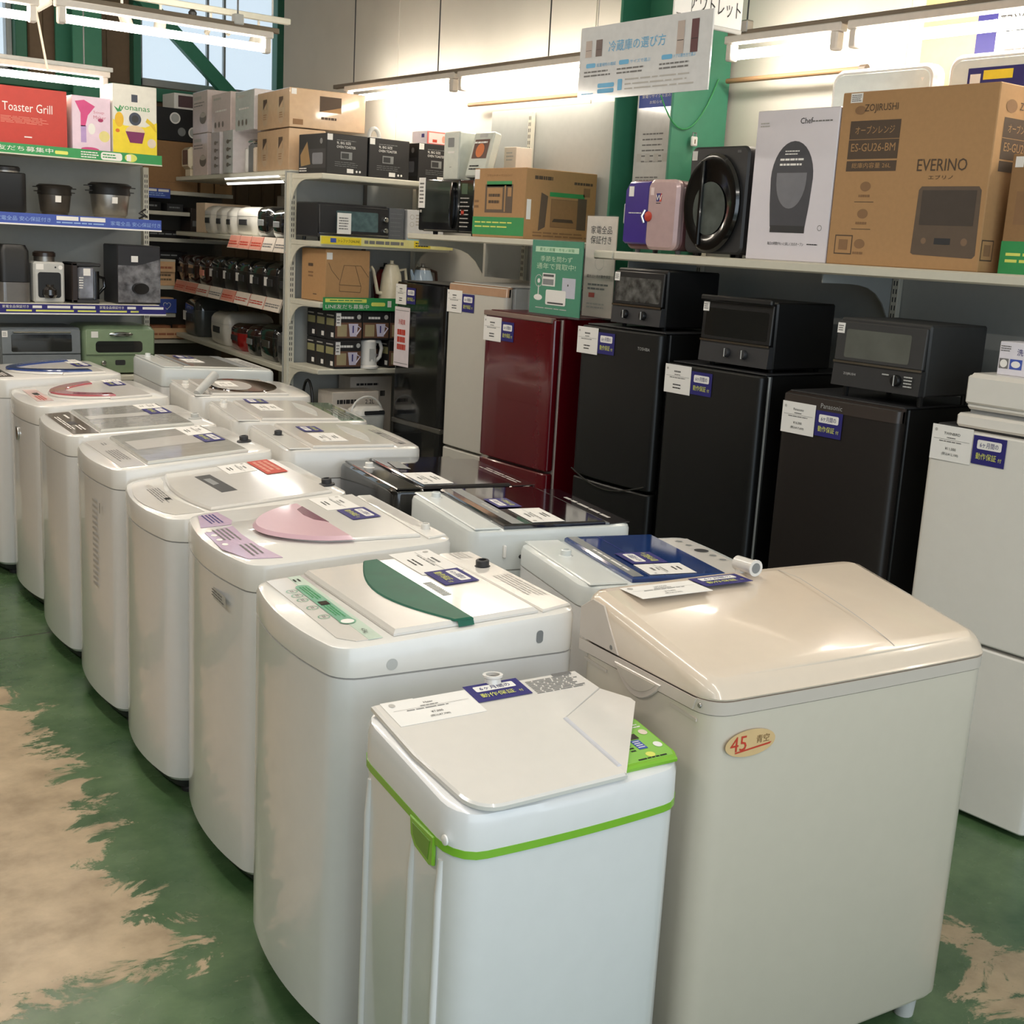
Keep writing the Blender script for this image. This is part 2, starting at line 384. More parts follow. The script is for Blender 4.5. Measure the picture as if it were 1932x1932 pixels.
def washer(k, label, seam=.815, bulge=.03, r=.05, body=ENAMEL, deck=DECK, group=None, base=DARK, z0=.05):
    x, y, w, d, zf, zb, rz = WM[k]
    t = thing('washing_machine', label, 'washing machine', (x, y, 0), R(rz), group)
    zt = lambda yy: zf + (zb - zf) * (yy + d / 2) / d
    O = lambda i: outline(w - 2 * i, d - 2 * i, r - i, bulge)
    m = MB(); m.stack([[(a, b, z0) for a, b in O(.012)], [(a, b, z0 + .012) for a, b in O(.001)], [(a, b, seam - .004) for a, b in O(0)]], body); part('body', m, t)
    m = MB(); m.stack([[(a, b, seam - .004) for a, b in O(.003)], [(a, b, seam) for a, b in O(.003)]], SEAM, False, False)
    m.stack([[(a, b, seam) for a, b in O(.0)], [(a, b, zt(b) - .016) for a, b in O(0)], [(a, b, zt(b) - .005) for a, b in O(.004)], [(a, b, zt(b)) for a, b in O(.016)]], deck); part('top_cover', m, t)
    m = MB(); m.stack([[(a, b, .022) for a, b in O(.03)], [(a, b, z0 + .002) for a, b in O(.016)]], base)
    for sx in (-1, 1):
        for sy in (-1, 1): m.lathe([(.022, 0), (.024, .012), (.016, .024)], base, 12, cx=sx * (w / 2 - .06), cy=sy * (d / 2 - .06))
    part('base', m, t)
    fr = dict(loc=(0, -d / 2, zf), rx=math.atan2(zb - zf, d))
    return t, fr, w, d
def T(fr): return MB().frame(**fr)
def knob(t, fr, x, y, mt=DARK, r=.016):
    m = T(fr); m.lathe([(r * 1.6, 0), (r * 1.6, .004), (r, .007), (r, .02), (r * .85, .022), (r * .6, .022), (r * .6, .008)], mt, 18, cx=x, cy=y); part('water_inlet', m, t)
def arc(x0, x1, y0, dy, n=12):
    return [(x0 + (x1 - x0) * i / n, y0 - dy * (1 - (2 * i / n - 1) ** 2)) for i in range(n + 1)]

# --- A: first of the aisle row, green half-moon window
t, fr, w, d = washer('A', 'white top-load washer with dark green crescent lid window and mint control strip', seam=.832, bulge=.032)
m = T(fr); lid = [(-.243, .112), (.243, .122), (.247, .452), (-.243, .452)]; m.slab(lid, .001, .013, LIDW, .007)
for i in range(12): m.box(-.02 + i * .009, -.017 + i * .009, .31, .33, .0135, .0145, LGREY)
part('lid', m, t)
m = T(fr); GG = mat('green_tinted_plastic', (8, 92, 70), .42, var=.14, scale=14)
cr = [(-.243, .278)] + [(-.243 + .486 * i / 14, .278 - .09 * math.sin(PI * (i + .6) / 15.4) ** .8 if 0 < i < 14 else .25) for i in range(15)] + [(.25, .30), (-.24, .30)]
m.slab([(-.243, .296)] + [(-.243 + .49 * i / 14, .262 - .072 * math.sin(PI * (i + .2) / 14.6)) for i in range(15)] + [(.249, .298)], .012, .0165, GG, .003)
m.frame(**fr); m.add([(.247, .262, .0135), (.253, .262, .001), (.253, .298, .001), (.247, .298, .0135)], [(0, 1, 2, 3)], GG); part('lid_window', m, t, 'dark green crescent window')
m = T(fr); MINT = mat('mint_panel', (196, 214, 198), .35, coat=.4); MINTD = mat('deep_mint_panel', (118, 178, 148), .3, coat=.5)
m.slab([(-.235, .018), (.2, .018), (.236, .045), (.24, .098), (-.24, .098)], .0005, .0016, LIDW); m.slab([(-.24, .07), (-.24, .1), (.24, .1), (.24, .07)], .0012, .0022, MINT)
m.rr(-.165, .12, .058, .09, .014, MINTD, .003); m.ring(.118, .074, .018, .004, MINTD, .0036); m.disc(.118, .074, .014, .014, PAPER, .0034)
m.rect(-.03, -.003, .064, .084, GBLACK, .0038); m.lines(-.15, -.04, .064, .084, 3, GRNP, .0037); m.lines(.0, .09, .064, .084, 3, GRNP, .0037)
for q in (-.13, -.095, -.06, .0, .068): m.ring(q, .042, .013, .0022, MINTD, .0028); m.lines(q - .007, q + .007, .038, .046, 2, INKG, .0029)
m.text('4.5kg', .19, .075, .012, INK, z=.004); m.lines(-.215, -.19, .07, .09, 2, INK, .003); part('control_panel', m, t, 'mint green control panel')
m = T(fr); m.slab([(-.25, .462), (.25, .462), (.235, .54), (-.235, .54)], .0005, .006, LIDW, .003); m.lines(-.02, .17, .485, .53, 5, INKL, .0066); m.lines(-.24, -.17, .48, .52, 4, INKL, .0066); part('rear_deck', m, t)
knob(t, fr, -.104, .505)
price(t, dict(fr, loc=(0, -d / 2, fr['loc'][2] + .0135)), -.27, -.075, .335, .44); warr(t, dict(fr, loc=(0, -d / 2, fr['loc'][2] + .0135)), -.09, .022, .345, .43)
m = MB().frame((w / 2, 0, 0), rx=PI / 2, rz=PI / 2); m.rr(.165, .181, .858, .886, .007, GREY, .001); m.disc(-.165, .852, .012, .012, LGREY, .001); part('side_slot', m, t)

# --- B: pink lid
PINK = mat('pink_plastic', (216, 178, 188), .3, coat=.25, var=.01); PINKD = mat('dusty_pink_recess', (134, 84, 104), .25, coat=.5); LILAC = mat('lilac_panel', (214, 184, 208), .2, coat=.7)
t, fr, w, d = washer('B', 'white top-load washer with round pink lid and pale purple control panel', seam=.812, bulge=.04, r=.055)
m = T(fr); m.slab([(-.275, .3)] + [(-.2 + .4 * i / 14, .3 - .175 * math.sin(PI * i / 14) ** .55) for i in range(1, 14)] + [(.2, .3), (.24, .47), (-.28, .49)], .001, .010, DECK, .004); part('lid', m, t)
m = T(fr); m.slab([(-.215 + .43 * i / 20, .296 - .196 * math.sin(PI * i / 20) ** .6) for i in range(21)], .009, .019, PINK, .009); part('pink_lid_front', m, t, 'pink translucent front of lid')
m = T(fr); m.slab([(-.16, .288), (-.13, .262), (-.06, .256), (.0, .264), (.045, .29)], .0185, .0195, PINKD); part('handle_recess', m, t, 'dark pink grip recess')
m = T(fr)
m.slab([(-.272, .075), (-.25, .015), (-.12, -.014), (-.118, .07), (-.16, .085)], .0008, .002, LILAC); m.slab([(-.1, .068), (-.06, -.02), (.12, -.026), (.235, .005), (.262, .085), (.13, .068), (.0, .062)], .0008, .002, LILAC)
m.lines(-.25, -.14, .02, .06, 4, NAVY, .0026)
m.lines(-.08, .06, .0, .05, 4, INKG, .0026); m.lines(.1, .22, .02, .06, 3, INKG, .0026)
for q in (-.07, -.02, .03, .08): m.disc(q, -.006, .012, .008, PAPER, .0026)
part('control_panel', m, t, 'pale purple control panel')
m = T(fr); m.slab([(-.27, .5), (.27, .48), (.26, .535), (-.26, .54)], .0008, .006, DECK, .003); m.lines(-.2, .16, .495, .53, 6, INKL, .0066); part('rear_deck', m, t)
knob(t, fr, .19, .508, DECK, .012)
fr2 = dict(fr, loc=(0, -d / 2, fr['loc'][2] + .0102)); price(t, fr2, -.27, -.11, .345, .443); warr(t, fr2, -.098, .026, .367, .45)
m = MB().frame((0, -d / 2 - .036, 0), rx=PI / 2); m.rr(.06, .19, .746, .776, .003, LGREY, .001); m.lines(.07, .18, .75, .772, 3, INKG, .0016); m.lines(-.05, .02, .12, .26, 6, INKL, .001); part('front_sticker', m, t)

# --- C: black hole grip, red notice
t, fr, w, d = washer('C', 'white top-load washer with small black grip opening and red notice sticker', seam=.79, bulge=.045, r=.06)
m = T(fr); m.slab(arc(-.272, .262, .118, .035) + [(.27, .49), (-.275, .49)], .001, .010, LIDW, .005); part('lid', m, t)
m = T(fr); m.slab([(-.165, .187), (-.168, .238), (.095, .25), (.098, .2)], .0095, .0105, BLACK); m.slab([(-.11, .2), (-.11, .222), (-.02, .226), (-.01, .205)], .0104, .011, GREY); part('grip_opening', m, t, 'black grip opening')
m = T(fr); m.slab([(-.262, .1), (-.24, .012)] + [(-.2 + .4 * i / 6, -.005 - .028 * math.sin(PI * i / 6)) for i in range(7)] + [(.25, .02), (.262, .1)] + list(reversed(arc(-.2, .2, .095, .03))), .0006, .0014, LIDW)
m.lines(-.12, .1, .02, .06, 5, INKG, .002); m.rect(.03, .055, .04, .056, GBLACK, .0024); m.lines(-.18, -.1, .03, .05, 3, INKL, .002); part('control_panel', m, t)
knob(t, fr, .16, .515)
fr2 = dict(fr, loc=(0, -d / 2, fr['loc'][2] + .0102)); price(t, fr2, -.29 + .02, -.13, .29, .385); warr(t, fr2, -.27, -.05, .392, .462, red=True)

# --- D
t, fr, w, d = washer('D', 'white top-load washer with flat milky glass lid behind the red-stickered one', seam=.822)
m = T(fr); m.slab([(-.265, .112), (.262, .105), (.265, .45), (-.262, .455)], .001, .012, MILK, .005); m.rect(-.12, .05, .13, .44, LIDW, .0124); part('lid', m, t, 'milky glass lid')
m = T(fr); m.slab([(-.25, .022), (.25, .022), (.262, .098), (-.262, .1)], .0006, .0018, LIDW); m.lines(-.05, .16, .04, .085, 5, INKG, .0024); m.lines(-.2, -.15, .06, .08, 2, INKG, .0024); part('control_panel', m, t)
knob(t, fr, .08, .5); fr2 = dict(fr, loc=(0, -d / 2, fr['loc'][2] + .0125)); price(t, fr2, -.26, -.09, .35, .44); warr(t, fr2, -.075, .07, .362, .435)
m = MB().frame((0, -d / 2 - .028, 0), rx=PI / 2); m.lines(.06, .13, .45, .76, 16, INKL, .0012); m.lines(.16, .17, .7, .78, 1, INKG, .0012); part('front_sticker', m, t)
# --- E
TAUPE = mat('taupe_panel', (128, 116, 102), .2, coat=.8)
t, fr, w, d = washer('E', 'white top-load washer with brown-grey control panel across its front', seam=.815)
m = T(fr); m.slab([(-.268, .122), (.268, .115), (.27, .47), (-.268, .475)], .001, .012, MILK, .005); m.rect(-.06, .02, .13, .46, DECK, .0124); part('lid', m, t, 'milky glass lid')
m = T(fr); m.slab([(-.262, .018), (.258, .018), (.272, .108), (-.272, .112)], .0006, .0022, TAUPE); m.rect(-.02, .05, .05, .08, DARK, .0028); m.lines(-.16, .2, .03, .05, 2, PAPER, .0028); m.lines(.07, .2, .06, .085, 2, PAPER, .0028); m.lines(-.2, -.1, .07, .09, 1, PAPER, .0028); part('control_panel', m, t, 'brown grey control panel')
knob(t, fr, .12, .52, LGREY); fr2 = dict(fr, loc=(0, -d / 2, fr['loc'][2] + .0125)); price(t, fr2, -.26, -.14, .37, .46); warr(t, fr2, -.125, .01, .372, .46)
# --- F
ROSE = mat('rose_plastic', (186, 96, 104), .15, coat=1)
t, fr, w, d = washer('F', 'white top-load washer with deep rose-pink V-shaped band on its lid', seam=.822, bulge=.04, r=.06)
def vband(m, mt, hw, y0, y1, th, z0, z1):
    o = [(-hw + 2 * hw * i / 24, y1 - (y1 - y0) * math.sin(PI * i / 24) ** .62) for i in range(25)]
    q = [(-hw * .72 + 2 * hw * .72 * i / 24, y1 - (y1 - y0 - th) * math.sin(PI * i / 24) ** .75) for i in range(25)]
    m.slab(o + list(reversed(q)), z0, z1, mt, .003)
m = T(fr); m.slab([(-.27, .3)] + [(-.25 + .5 * i / 12, .3 - .2 * math.sin(PI * i / 12) ** .6) for i in range(13)] + [(.27, .3), (.27, .48), (-.27, .48)], .001, .011, LIDW, .005); part('lid', m, t)
m = T(fr); vband(m, ROSE, .245, .105, .33, .07, .009, .018); part('lid_band', m, t, 'rose pink band around lid front')
m = T(fr); m.slab([(-.23, .03), (.16, .02), (.17, .085), (-.2, .085)], .0006, .0016, mat('pale_rose_panel', (226, 196, 190), .3, coat=.4)); m.rect(-.09, -.02, .045, .068, GBLACK, .0024); m.lines(0, .15, .035, .07, 3, REDP, .0024); part('control_panel', m, t, 'pale rose control panel')
fr2 = dict(fr, loc=(0, -d / 2, fr['loc'][2] + .0115)); price(t, fr2, -.27, -.19, .39, .47); warr(t, fr2, -.18, -.06, .38, .455)
m = MB().frame((0, -d / 2 - .04, 0), rx=PI / 2); m.lathe([(.03, 0), (.03, .006), (.018, .008)], CHROME, 18, cx=.03, cy=.75); part('badge', m, t, 'round silver badge')
# --- G
BLU = mat('blue_plastic', (38, 66, 132), .12, coat=1)
t, fr, w, d = washer('G', 'white top-load washer with blue curved band on its lid, farthest of the aisle row', seam=.85, bulge=.04, r=.06)
m = T(fr); m.slab([(-.27, .3)] + [(-.25 + .5 * i / 12, .3 - .2 * math.sin(PI * i / 12) ** .6) for i in range(13)] + [(.27, .3), (.27, .5), (-.27, .5)], .001, .011, LIDW, .005); part('lid', m, t)
m = T(fr); vband(m, BLU, .255, .1, .44, .05, .009, .018); part('lid_band', m, t, 'dark blue band around lid front')
m = T(fr); m.slab([(-.22, .03), (.22, .02), (.23, .085), (-.2, .085)], .0006, .0016, TAUPE); m.rect(-.03, .04, .055, .075, GBLACK, .0024); m.lines(.06, .2, .035, .07, 3, PAPER, .0024); part('control_panel', m, t, 'brown grey control panel')
fr2 = dict(fr, loc=(0, -d / 2, fr['loc'][2] + .0115)); price(t, fr2, -.25, -.1, .42, .49); warr(t, fr2, -.08, .05, .42, .495)
m = MB().frame((0, -d / 2 - .04, 0), rx=PI / 2); m.lathe([(.03, 0), (.03, .006), (.018, .008)], CHROME, 18, cx=.0, cy=.78); part('badge', m, t, 'round silver badge')

# --- middle column, controls towards the fridges
SMOKE = mat('smoked_glass_lid', (22, 16, 22), .05, coat=1); NAVYG = mat('blue_glass_lid', (30, 62, 124), .06, coat=1, var=.1, scale=6)
def back_deck(t, fr, w, y0, y1, mt, inlet=None, im=None):
    m = T(fr); m.slab([(-w / 2 + .012, y0), (w / 2 - .012, y0), (w / 2 - .012, y1), (-w / 2 + .012, y1)], .0006, .005, mt, .003); part('rear_deck', m, t)
    if inlet is not None: knob(t, fr, inlet, (y0 + y1) / 2, im or mt, .014)
t, fr, w, d = washer('N', 'white washer with clear blue glass lid, close behind the beige twin-tub', seam=.83, bulge=.015, deck=COOLW)
m = T(fr); m.slab([(-.21, .12), (.21, .12), (.212, .385), (-.212, .385)], .001, .014, NAVYG, .005); m.rect(-.205, .205, .35, .38, GREY, .0144); m.rect(-.205, .205, .29, .292, NAVY, .0144); m.lines(-.15, .1, .357, .372, 1, PAPER, .0148); part('lid', m, t, 'blue glass lid')
m = T(fr); m.slab([(-.2, .015), (.19, .015), (.205, .11), (-.205, .11)], .0006, .0016, LIDW)
for q, y_, r_ in ((.162, .056, .009), (.117, .05, .008), (.054, .045, .02), (0, .04, .009), (-.047, .036, .009), (-.154, .028, .01)): m.disc(q, y_, r_, r_, DARK if r_ > .015 else GREY, .0024); m.ring(q, y_, r_ + .003, .002, LGREY, .0026)
part('control_panel', m, t); back_deck(t, fr, w, .4, .5, COOLW, .049)
fr2 = dict(fr, loc=(0, -d / 2, fr['loc'][2] + .0148)); warr(t, fr2, -.1, .008, .228, .33); price(t, fr2, -.2, -.105, .2, .33)
sd = MB().frame((-w / 2, 0, 0), rx=PI / 2, rz=-PI / 2); sd.lathe([(.008, 0), (.006, .002)], GREY, 10, cx=-.17, cy=.855); sd.lathe([(.011, 0), (.008, .003)], DARK, 10, cx=-.12, cy=.845); sd.box(-.146, -.138, .835, .868, 0, .01, PAPER, .002); part('side_hook', sd, t)
t, fr, w, d = washer('M', 'pale grey-white washer with black smoked glass lid beside the pink-lidded one', seam=.80, bulge=.01, r=.04, body=mat('cool_enamel', (214, 220, 218), .3, coat=.4), deck=COOLW)
m = T(fr); m.slab([(-.248, .085), (.248, .085), (.25, .40), (-.25, .40)], .001, .012, SMOKE, .004); m.rect(-.24, .24, .335, .372, GREY, .0124); m.lines(-.1, .05, .345, .362, 1, INKL, .0128); part('lid', m, t, 'black smoked glass lid')
m = T(fr); m.slab([(-.235, -.0), (.235, -.0), (.248, .072), (-.248, .072)], .0006, .0026, SMOKE); m.lines(-.18, .18, .03, .045, 1, INKL, .0032, .8); m.slab([(-.248, .072), (.248, .072), (.248, .086), (-.248, .086)], .0006, .005, mat('silver_trim', (150, 152, 152), .25, metal=.6)); part('control_panel', m, t, 'black control panel')
back_deck(t, fr, w, .41, .485, COOLW, .16)
fr2 = dict(fr, loc=(0, -d / 2, fr['loc'][2] + .0128)); warr(t, fr2, -.045, .074, .255, .33); price(t, fr2, -.24, -.066, .21, .31)
sd = MB().frame((-w / 2, 0, 0), rx=PI / 2, rz=-PI / 2); sd.lathe([(.006, 0), (.005, .002)], DARK, 10, cx=-.1, cy=.835); sd.box(-.155, -.147, .835, .87, 0, .01, PAPER, .002); part('side_hook', sd, t)
t, fr, w, d = washer('L', 'all-black top-load washer between the white ones', seam=.80, bulge=.01, r=.03, body=GBLACK, deck=GBLACK)
m = T(fr); m.slab([(-.25, .1), (.25, .1), (.25, .405), (-.25, .405)], .001, .012, SMOKE, .004); m.rect(-.24, .24, .395, .4, CHROME, .0124); part('lid', m, t)
m = T(fr); m.slab([(-.24, .005), (.24, .005), (.25, .09), (-.25, .09)], .0006, .0026, mat('dark_brown_panel', (52, 38, 38), .15, coat=1)); m.lines(-.2, .12, .03, .06, 2, INKL, .0032); part('control_panel', m, t)
back_deck(t, fr, w, .415, .495, GBLACK, .115, PAPER)
fr2 = dict(fr, loc=(0, -d / 2, fr['loc'][2] + .0128)); price(t, fr2, -.233, -.044, .295, .4)
m = T(fr2); m.poly([(.02, .34), (.16, .33), (.17, .37), (.04, .385)], GREY, .001); part('lid_sticker', m, t)
t, fr, w, d = washer('K', 'white washer with oval grip recess in its lid, directly beyond the all-black one', seam=.845, bulge=.02, deck=DECK)
def oval_lid(t, fr, w, y0=.1, y1=.4, label=None):
    m = T(fr); m.slab([(-w / 2 + .02, y0), (w / 2 - .02, y0), (w / 2 - .02, y1), (-w / 2 + .02, y1)], .001, .011, LIDW, .005); part('lid', m, t)
    m = T(fr); m.slab([(-.2 + .4 * i / 16, y0 + .07 - .035 * math.sin(PI * i / 16)) for i in range(17)] + [(.2 - .4 * i / 16, y0 + .072 + .022 * math.sin(PI * i / 16)) for i in range(17)], .0108, .0125, LGREY, .001); part('grip_recess', m, t)
oval_lid(t, fr, w)
m = T(fr); m.slab([(-.24, .01), (.24, .01), (.26, .09), (-.26, .09)], .0006, .0016, LIDW); m.lines(-.2, .16, .03, .07, 3, INKG, .0022); m.rect(-.21, -.18, .045, .06, DARK, .0024); m.rect(.02, .05, .045, .06, DARK, .0024); part('control_panel', m, t)
back_deck(t, fr, w, .41, .485, DECK, .02, DARK)
fr2 = dict(fr, loc=(0, -d / 2, fr['loc'][2] + .0115)); warr(t, fr2, .035, .155, .27, .345); price(t, fr2, -.18, .0, .245, .345)
t, fr, w, d = washer('J', 'white washer with glassy lid edge next to the metal electric shaver-like hose end', seam=.845, bulge=.03, deck=DECK, r=.06)
t['label'] = 'white washer with clear green-tinged lid edge, two beyond the all-black one'
oval_lid(t, fr, w, .12, .43)
m = T(fr); m.slab([(-.25, .01), (.25, .01), (.26, .11), (-.26, .11)], .0006, .003, mat('green_tinged_glass', (150, 168, 146), .05, coat=1, var=.12), .001); m.lines(-.2, .1, .03, .09, 3, INKG, .0036); part('control_panel', m, t, 'green tinged glassy control strip')
back_deck(t, fr, w, .44, .525, DECK, .2, DECK)
fr2 = dict(fr, loc=(0, -d / 2, fr['loc'][2] + .0115)); warr(t, fr2, .16, .28, .3, .385); price(t, fr2, -.06, .13, .29, .385)
t, fr, w, d = washer('I', 'white washer with dark brown oval window in its lid', seam=.86, bulge=.03, deck=DECK, r=.06)
m = T(fr); m.slab([(-.26, .1), (.26, .1), (.26, .44), (-.26, .44)], .001, .011, LIDW, .005); part('lid', m, t)
m = T(fr)
e = lambda a, b, n=28: [(a * math.cos(2 * PI * i / n), .26 + b * math.sin(2 * PI * i / n)) for i in range(n)]
m.slab(e(.235, .165), .01, .0155, mat('brown_smoked_window', (64, 44, 30), .06, coat=1), .003); m.slab([(x_, y_ + .04) for x_, y_ in e(.17, .09)], .015, .017, LIDW, .001); part('lid_window', m, t, 'dark brown oval window')
back_deck(t, fr, w, .45, .515, DECK, .1, DECK)
m = T(fr); m.tube([(-.24, .5, .006), (-.215, .47, .03), (-.18, .43, .06), (-.16, .405, .08)], .017, LGREY, 12, .021); m.tube([(-.17, .42, .06), (-.12, .42, .03), (-.13, .38, .012), (-.17, .35, .012)], .0035, DARK, 6); part('drain_nozzle', m, t, 'grey hose nozzle with cord')
fr2 = dict(fr, loc=(0, -d / 2, fr['loc'][2] + .0172)); price(t, fr2, -.08, .1, .28, .36)
t, fr, w, d = washer('H', 'white square-cornered washer with grey-streaked lid, farthest of the inner column', seam=.90, bulge=.005, r=.025, deck=COOLW)
m = T(fr); m.slab([(-.28, .11), (.28, .11), (.28, .46), (-.28, .46)], .001, .010, MILK, .004); m.rect(-.27, .27, .12, .17, GREY, .0104); m.rect(-.27, .27, .42, .45, GREY, .0104); part('lid', m, t)
m = T(fr); m.slab([(-.28, .01), (.28, .01), (.28, .1), (-.28, .1)], .0006, .002, LGREY); m.lines(-.2, .2, .03, .08, 3, INKG, .0026); part('control_panel', m, t)
back_deck(t, fr, w, .47, .56, COOLW, .2, COOLW)
fr2 = dict(fr, loc=(0, -d / 2, fr['loc'][2] + .0108)); warr(t, fr2, .09, .21, .3, .385); price(t, fr2, -.1, .07, .3, .39)

# --- O: compact washer in front, lime band
LIME = mat('lime_plastic', (128, 186, 50), .3, coat=.4, var=.02); LIMED = mat('lime_panel', (140, 198, 84), .3, coat=.5, var=.02)
x, y, w, d, zf, zb, rz = WM['O']
t = thing('washing_machine', 'compact white washer in front with lime green band and peaked corner of lid', 'washing machine', (x, y, 0), R(rz))
OW = ENAMEL
zt = lambda yy: zf + (zb - zf) * (yy + d / 2) / d
O_ = lambda i, b=.012: outline(w - 2 * i, d - 2 * i, .06 - i, b, bb=.02)
zl = lambda yy: .704 + .05 * max(0, (yy + d / 2) / d)      # lime band climbs towards the back
m = MB(); m.stack([[(a, b, .03) for a, b in O_(.016)], [(a, b, .05) for a, b in O_(.004)], [(a, b, zl(b) - .012) for a, b in O_(.004)]], OW)
part('body', m, t)
m = MB().frame((-w / 2, 0, 0), rx=PI / 2, rz=-PI / 2)
for q, top in ((-.132, .712), (.035, .675), (.128, .675)): m.tube([(q, .05 + (top - .05) * i / 10, -.0045 if i < 10 else -.009) for i in range(11)], .0075, OW, 14)
part('side_ribs', m, t)
m = MB(); m.stack([[(a, b, zl(b) - .013) for a, b in O_(-.001)], [(a, b, zl(b) + .001) for a, b in O_(-.001)]], LIME)
m.frame((-w / 2, 0, 0), rx=PI / 2, rz=-PI / 2); part('lime_band', m, t, 'lime green band')
m = MB().frame((-w / 2, 0, 0), rx=PI / 2, rz=-PI / 2)
m.slab([(.035, .718), (.04, .685), (.055, .668), (.105, .656), (.117, .66), (.117, .712)], -.002, .004, LIME, .002); m.slab([(.046, .71), (.05, .688), (.062, .675), (.103, .665), (.108, .702)], .003, .005, mat('deep_lime_recess', (96, 150, 34), .35, coat=.5), .001); part('side_handle', m, t, 'lime green grip')
m = MB(); m.stack([[(a, b, zl(b)) for a, b in O_(0)], [(a, b, zt(b) - .02) for a, b in O_(.001)], [(a, b, zt(b) - .006) for a, b in O_(.006)], [(a, b, zt(b)) for a, b in O_(.018)]], OW)
m.frame((-w / 2, 0, 0), rx=PI / 2, rz=-PI / 2); m.lathe([(.009, 0), (.009, .003), (.005, .005)], PAPER, 14, cx=.15, cy=.722); part('top_cover', m, t)
fr = dict(loc=(0, -d / 2, zf), rx=math.atan2(zb - zf, d))
m = T(fr); m.slab([(.10, .012), (.226, .012), (.236, .03), (.238, .15), (.23, .165), (.10, .165)], .0005, .010, LIME, .004)
m.slab([(.1, .022), (.222, .022), (.229, .035), (.231, .15), (.1, .158)], .0095, .0105, LIMED)
m.rect(.165, .195, .088, .105, GBLACK, .0112); m.rect(.17, .19, .055, .085, BLUEP, .0112); m.lines(.172, .188, .058, .083, 4, PAPER, .0116)
m.disc(.216, .105, .009, .009, CREAM, .0112); m.disc(.216, .06, .009, .009, PAPER, .0112); m.disc(.18, .036, .01, .008, PYEL, .0112); m.lines(.145, .225, .022, .03, 1, INK, .0112); m.lines(.19, .226, .12, .135, 2, PAPER, .0112); m.lines(.15, .163, .05, .085, 4, INK, .0112)
part('control_panel', m, t, 'lime green control panel')
m = T(fr)   # the lid: flat sheet with a raised triangular fold over the panel corner
n = 6
cor = [(-.17 - .055 * math.sin(PI / 2 * i / n) , .045 - .055 * math.cos(PI / 2 * i / n)) for i in range(n + 1)]
flat = cor + [(-.236, .18), (-.232, .35), (.228, .35), (.236, .27), (.098, .192), (.092, -.006)]
m.slab([(a + .004, b) for a, b in flat], .003, .014, LIDW, .004)
a_, b_, c_, e_ = (.098, .192), (.092, -.006), (.258, .185), (.236, .268)
up = lambda p, h: (p[0], p[1], h)
V = [up(a_, .0138), up(b_, .0138), up(c_, .025), up((.262, .205), .022), up(e_, .0138), up(a_, .004), up(b_, .004), up(c_, .017), up((.262, .205), .014), up(e_, .004)]
m.add(V, [(0, 1, 2), (0, 2, 3), (0, 3, 4), (1, 6, 7, 2), (2, 7, 8, 3), (3, 8, 9, 4), (5, 7, 6), (5, 8, 7), (5, 9, 8)], LIDW)
m.slab([(.093, .192), (.103, .196), (.1, .018), (.09, .018)], .0125, .0165, mat('ridge_shade', (200, 200, 206), .4), .002)
part('lid', m, t, 'white folding lid')
knob_f = dict(loc=(.038, d / 2 - .012, zb - .008), rx=R(-4))
m = MB().frame(**knob_f); m.lathe([(.03, 0), (.03, .006), (.018, .01), (.016, .03), (.02, .033), (.02, .037), (.014, .037), (.013, .012)], LIDW, 22); m.lathe([(.012, .03), (.012, .031)], DARK, 16); part('water_inlet', m, t)
fr2 = dict(fr, loc=(0, -d / 2, zf + .0142)); warr(t, fr2, -.032, .09, .29, .352)
price(t, fr2, -.213, -.032, .26, .343, 'Haier', '7,000', '7,700')
m = T(fr2); m.lines(.1, .222, .285, .335, 9, INKG, .001); m.rect(.17, .215, .336, .346, INKG, .001); part('printed_instructions', m, t)
m = T(fr); m.rr(-.2, -.13, .354, .37, .002, PAPER, .0008); m.lines(-.195, -.135, .356, .368, 3, INKL, .0014); part('rear_sticker', m, t)
for sx in (-1, 1):
    for sy in (-1, 1): m = MB(); m.lathe([(.024, 0), (.026, .02), (.02, .034)], GREY, 12, cx=sx * .18, cy=sy * .12); part('foot', m, t)

# --- P: beige twin-tub
BEI = mat('beige_plastic', (221, 205, 186), .2, coat=.5, var=.01); BEIB = mat('beige_enamel', (212, 201, 184), .32, coat=.4, var=.01); BEIG = mat('beige_grey_plastic', (206, 194, 182), .35, coat=.2, var=.01)
x, y, w, d, zf, zb, rz = WM['P']
t = thing('washing_machine', 'large beige twin-tub washer with domed lid and oval gold badge, nearest on right', 'washing machine', (x, y, 0), R(rz))
O_ = lambda i: outline(w - 2 * i, d - 2 * i, .05 - i, .006)
m = MB(); m.stack([[(a, b, .055) for a, b in O_(.012)], [(a, b, .07) for a, b in O_(.002)], [(a, b, .844) for a, b in O_(0)]], BEIB)
m.frame((0, -d / 2 - .006, 0), rx=PI / 2); m.disc(-.288, .785, .062, .027, mat('gold_badge', (218, 184, 134), .4), .001, 32)
m.text('45', -.318, .772, .03, REDP, z=.0018); m.text('青空', -.258, .782, .016, mat('badge_gold_ink', (130, 100, 60), .5), z=.0018); m.add([(-.325, .768, .0018), (-.24, .776, .0018), (-.235, .78, .0018), (-.325, .771, .0018)], [(0, 1, 2, 3)], REDP)
part('body', m, t)
m = MB(); m.stack([[(a, b, .846) for a, b in O_(-.002)], [(a, b, .872) for a, b in O_(-.003)]], BEIG)
m.stack([[(a, b, .843) for a, b in O_(.002)], [(a, b, .847) for a, b in O_(.002)]], SEAM, False, False)
m.frame((-w / 2 - .004, 0, 0), rx=PI / 2, rz=-PI / 2)
m.slab([(.17, .848), (.178, .872), (-.21, .872), (-.21, .848)], -.004, .001, BEIG)
part('top_rim', m, t)
m = MB().frame((-w / 2, 0, 0), rx=PI / 2, rz=-PI / 2)     # side frame: x = towards the front (+ is front), y up
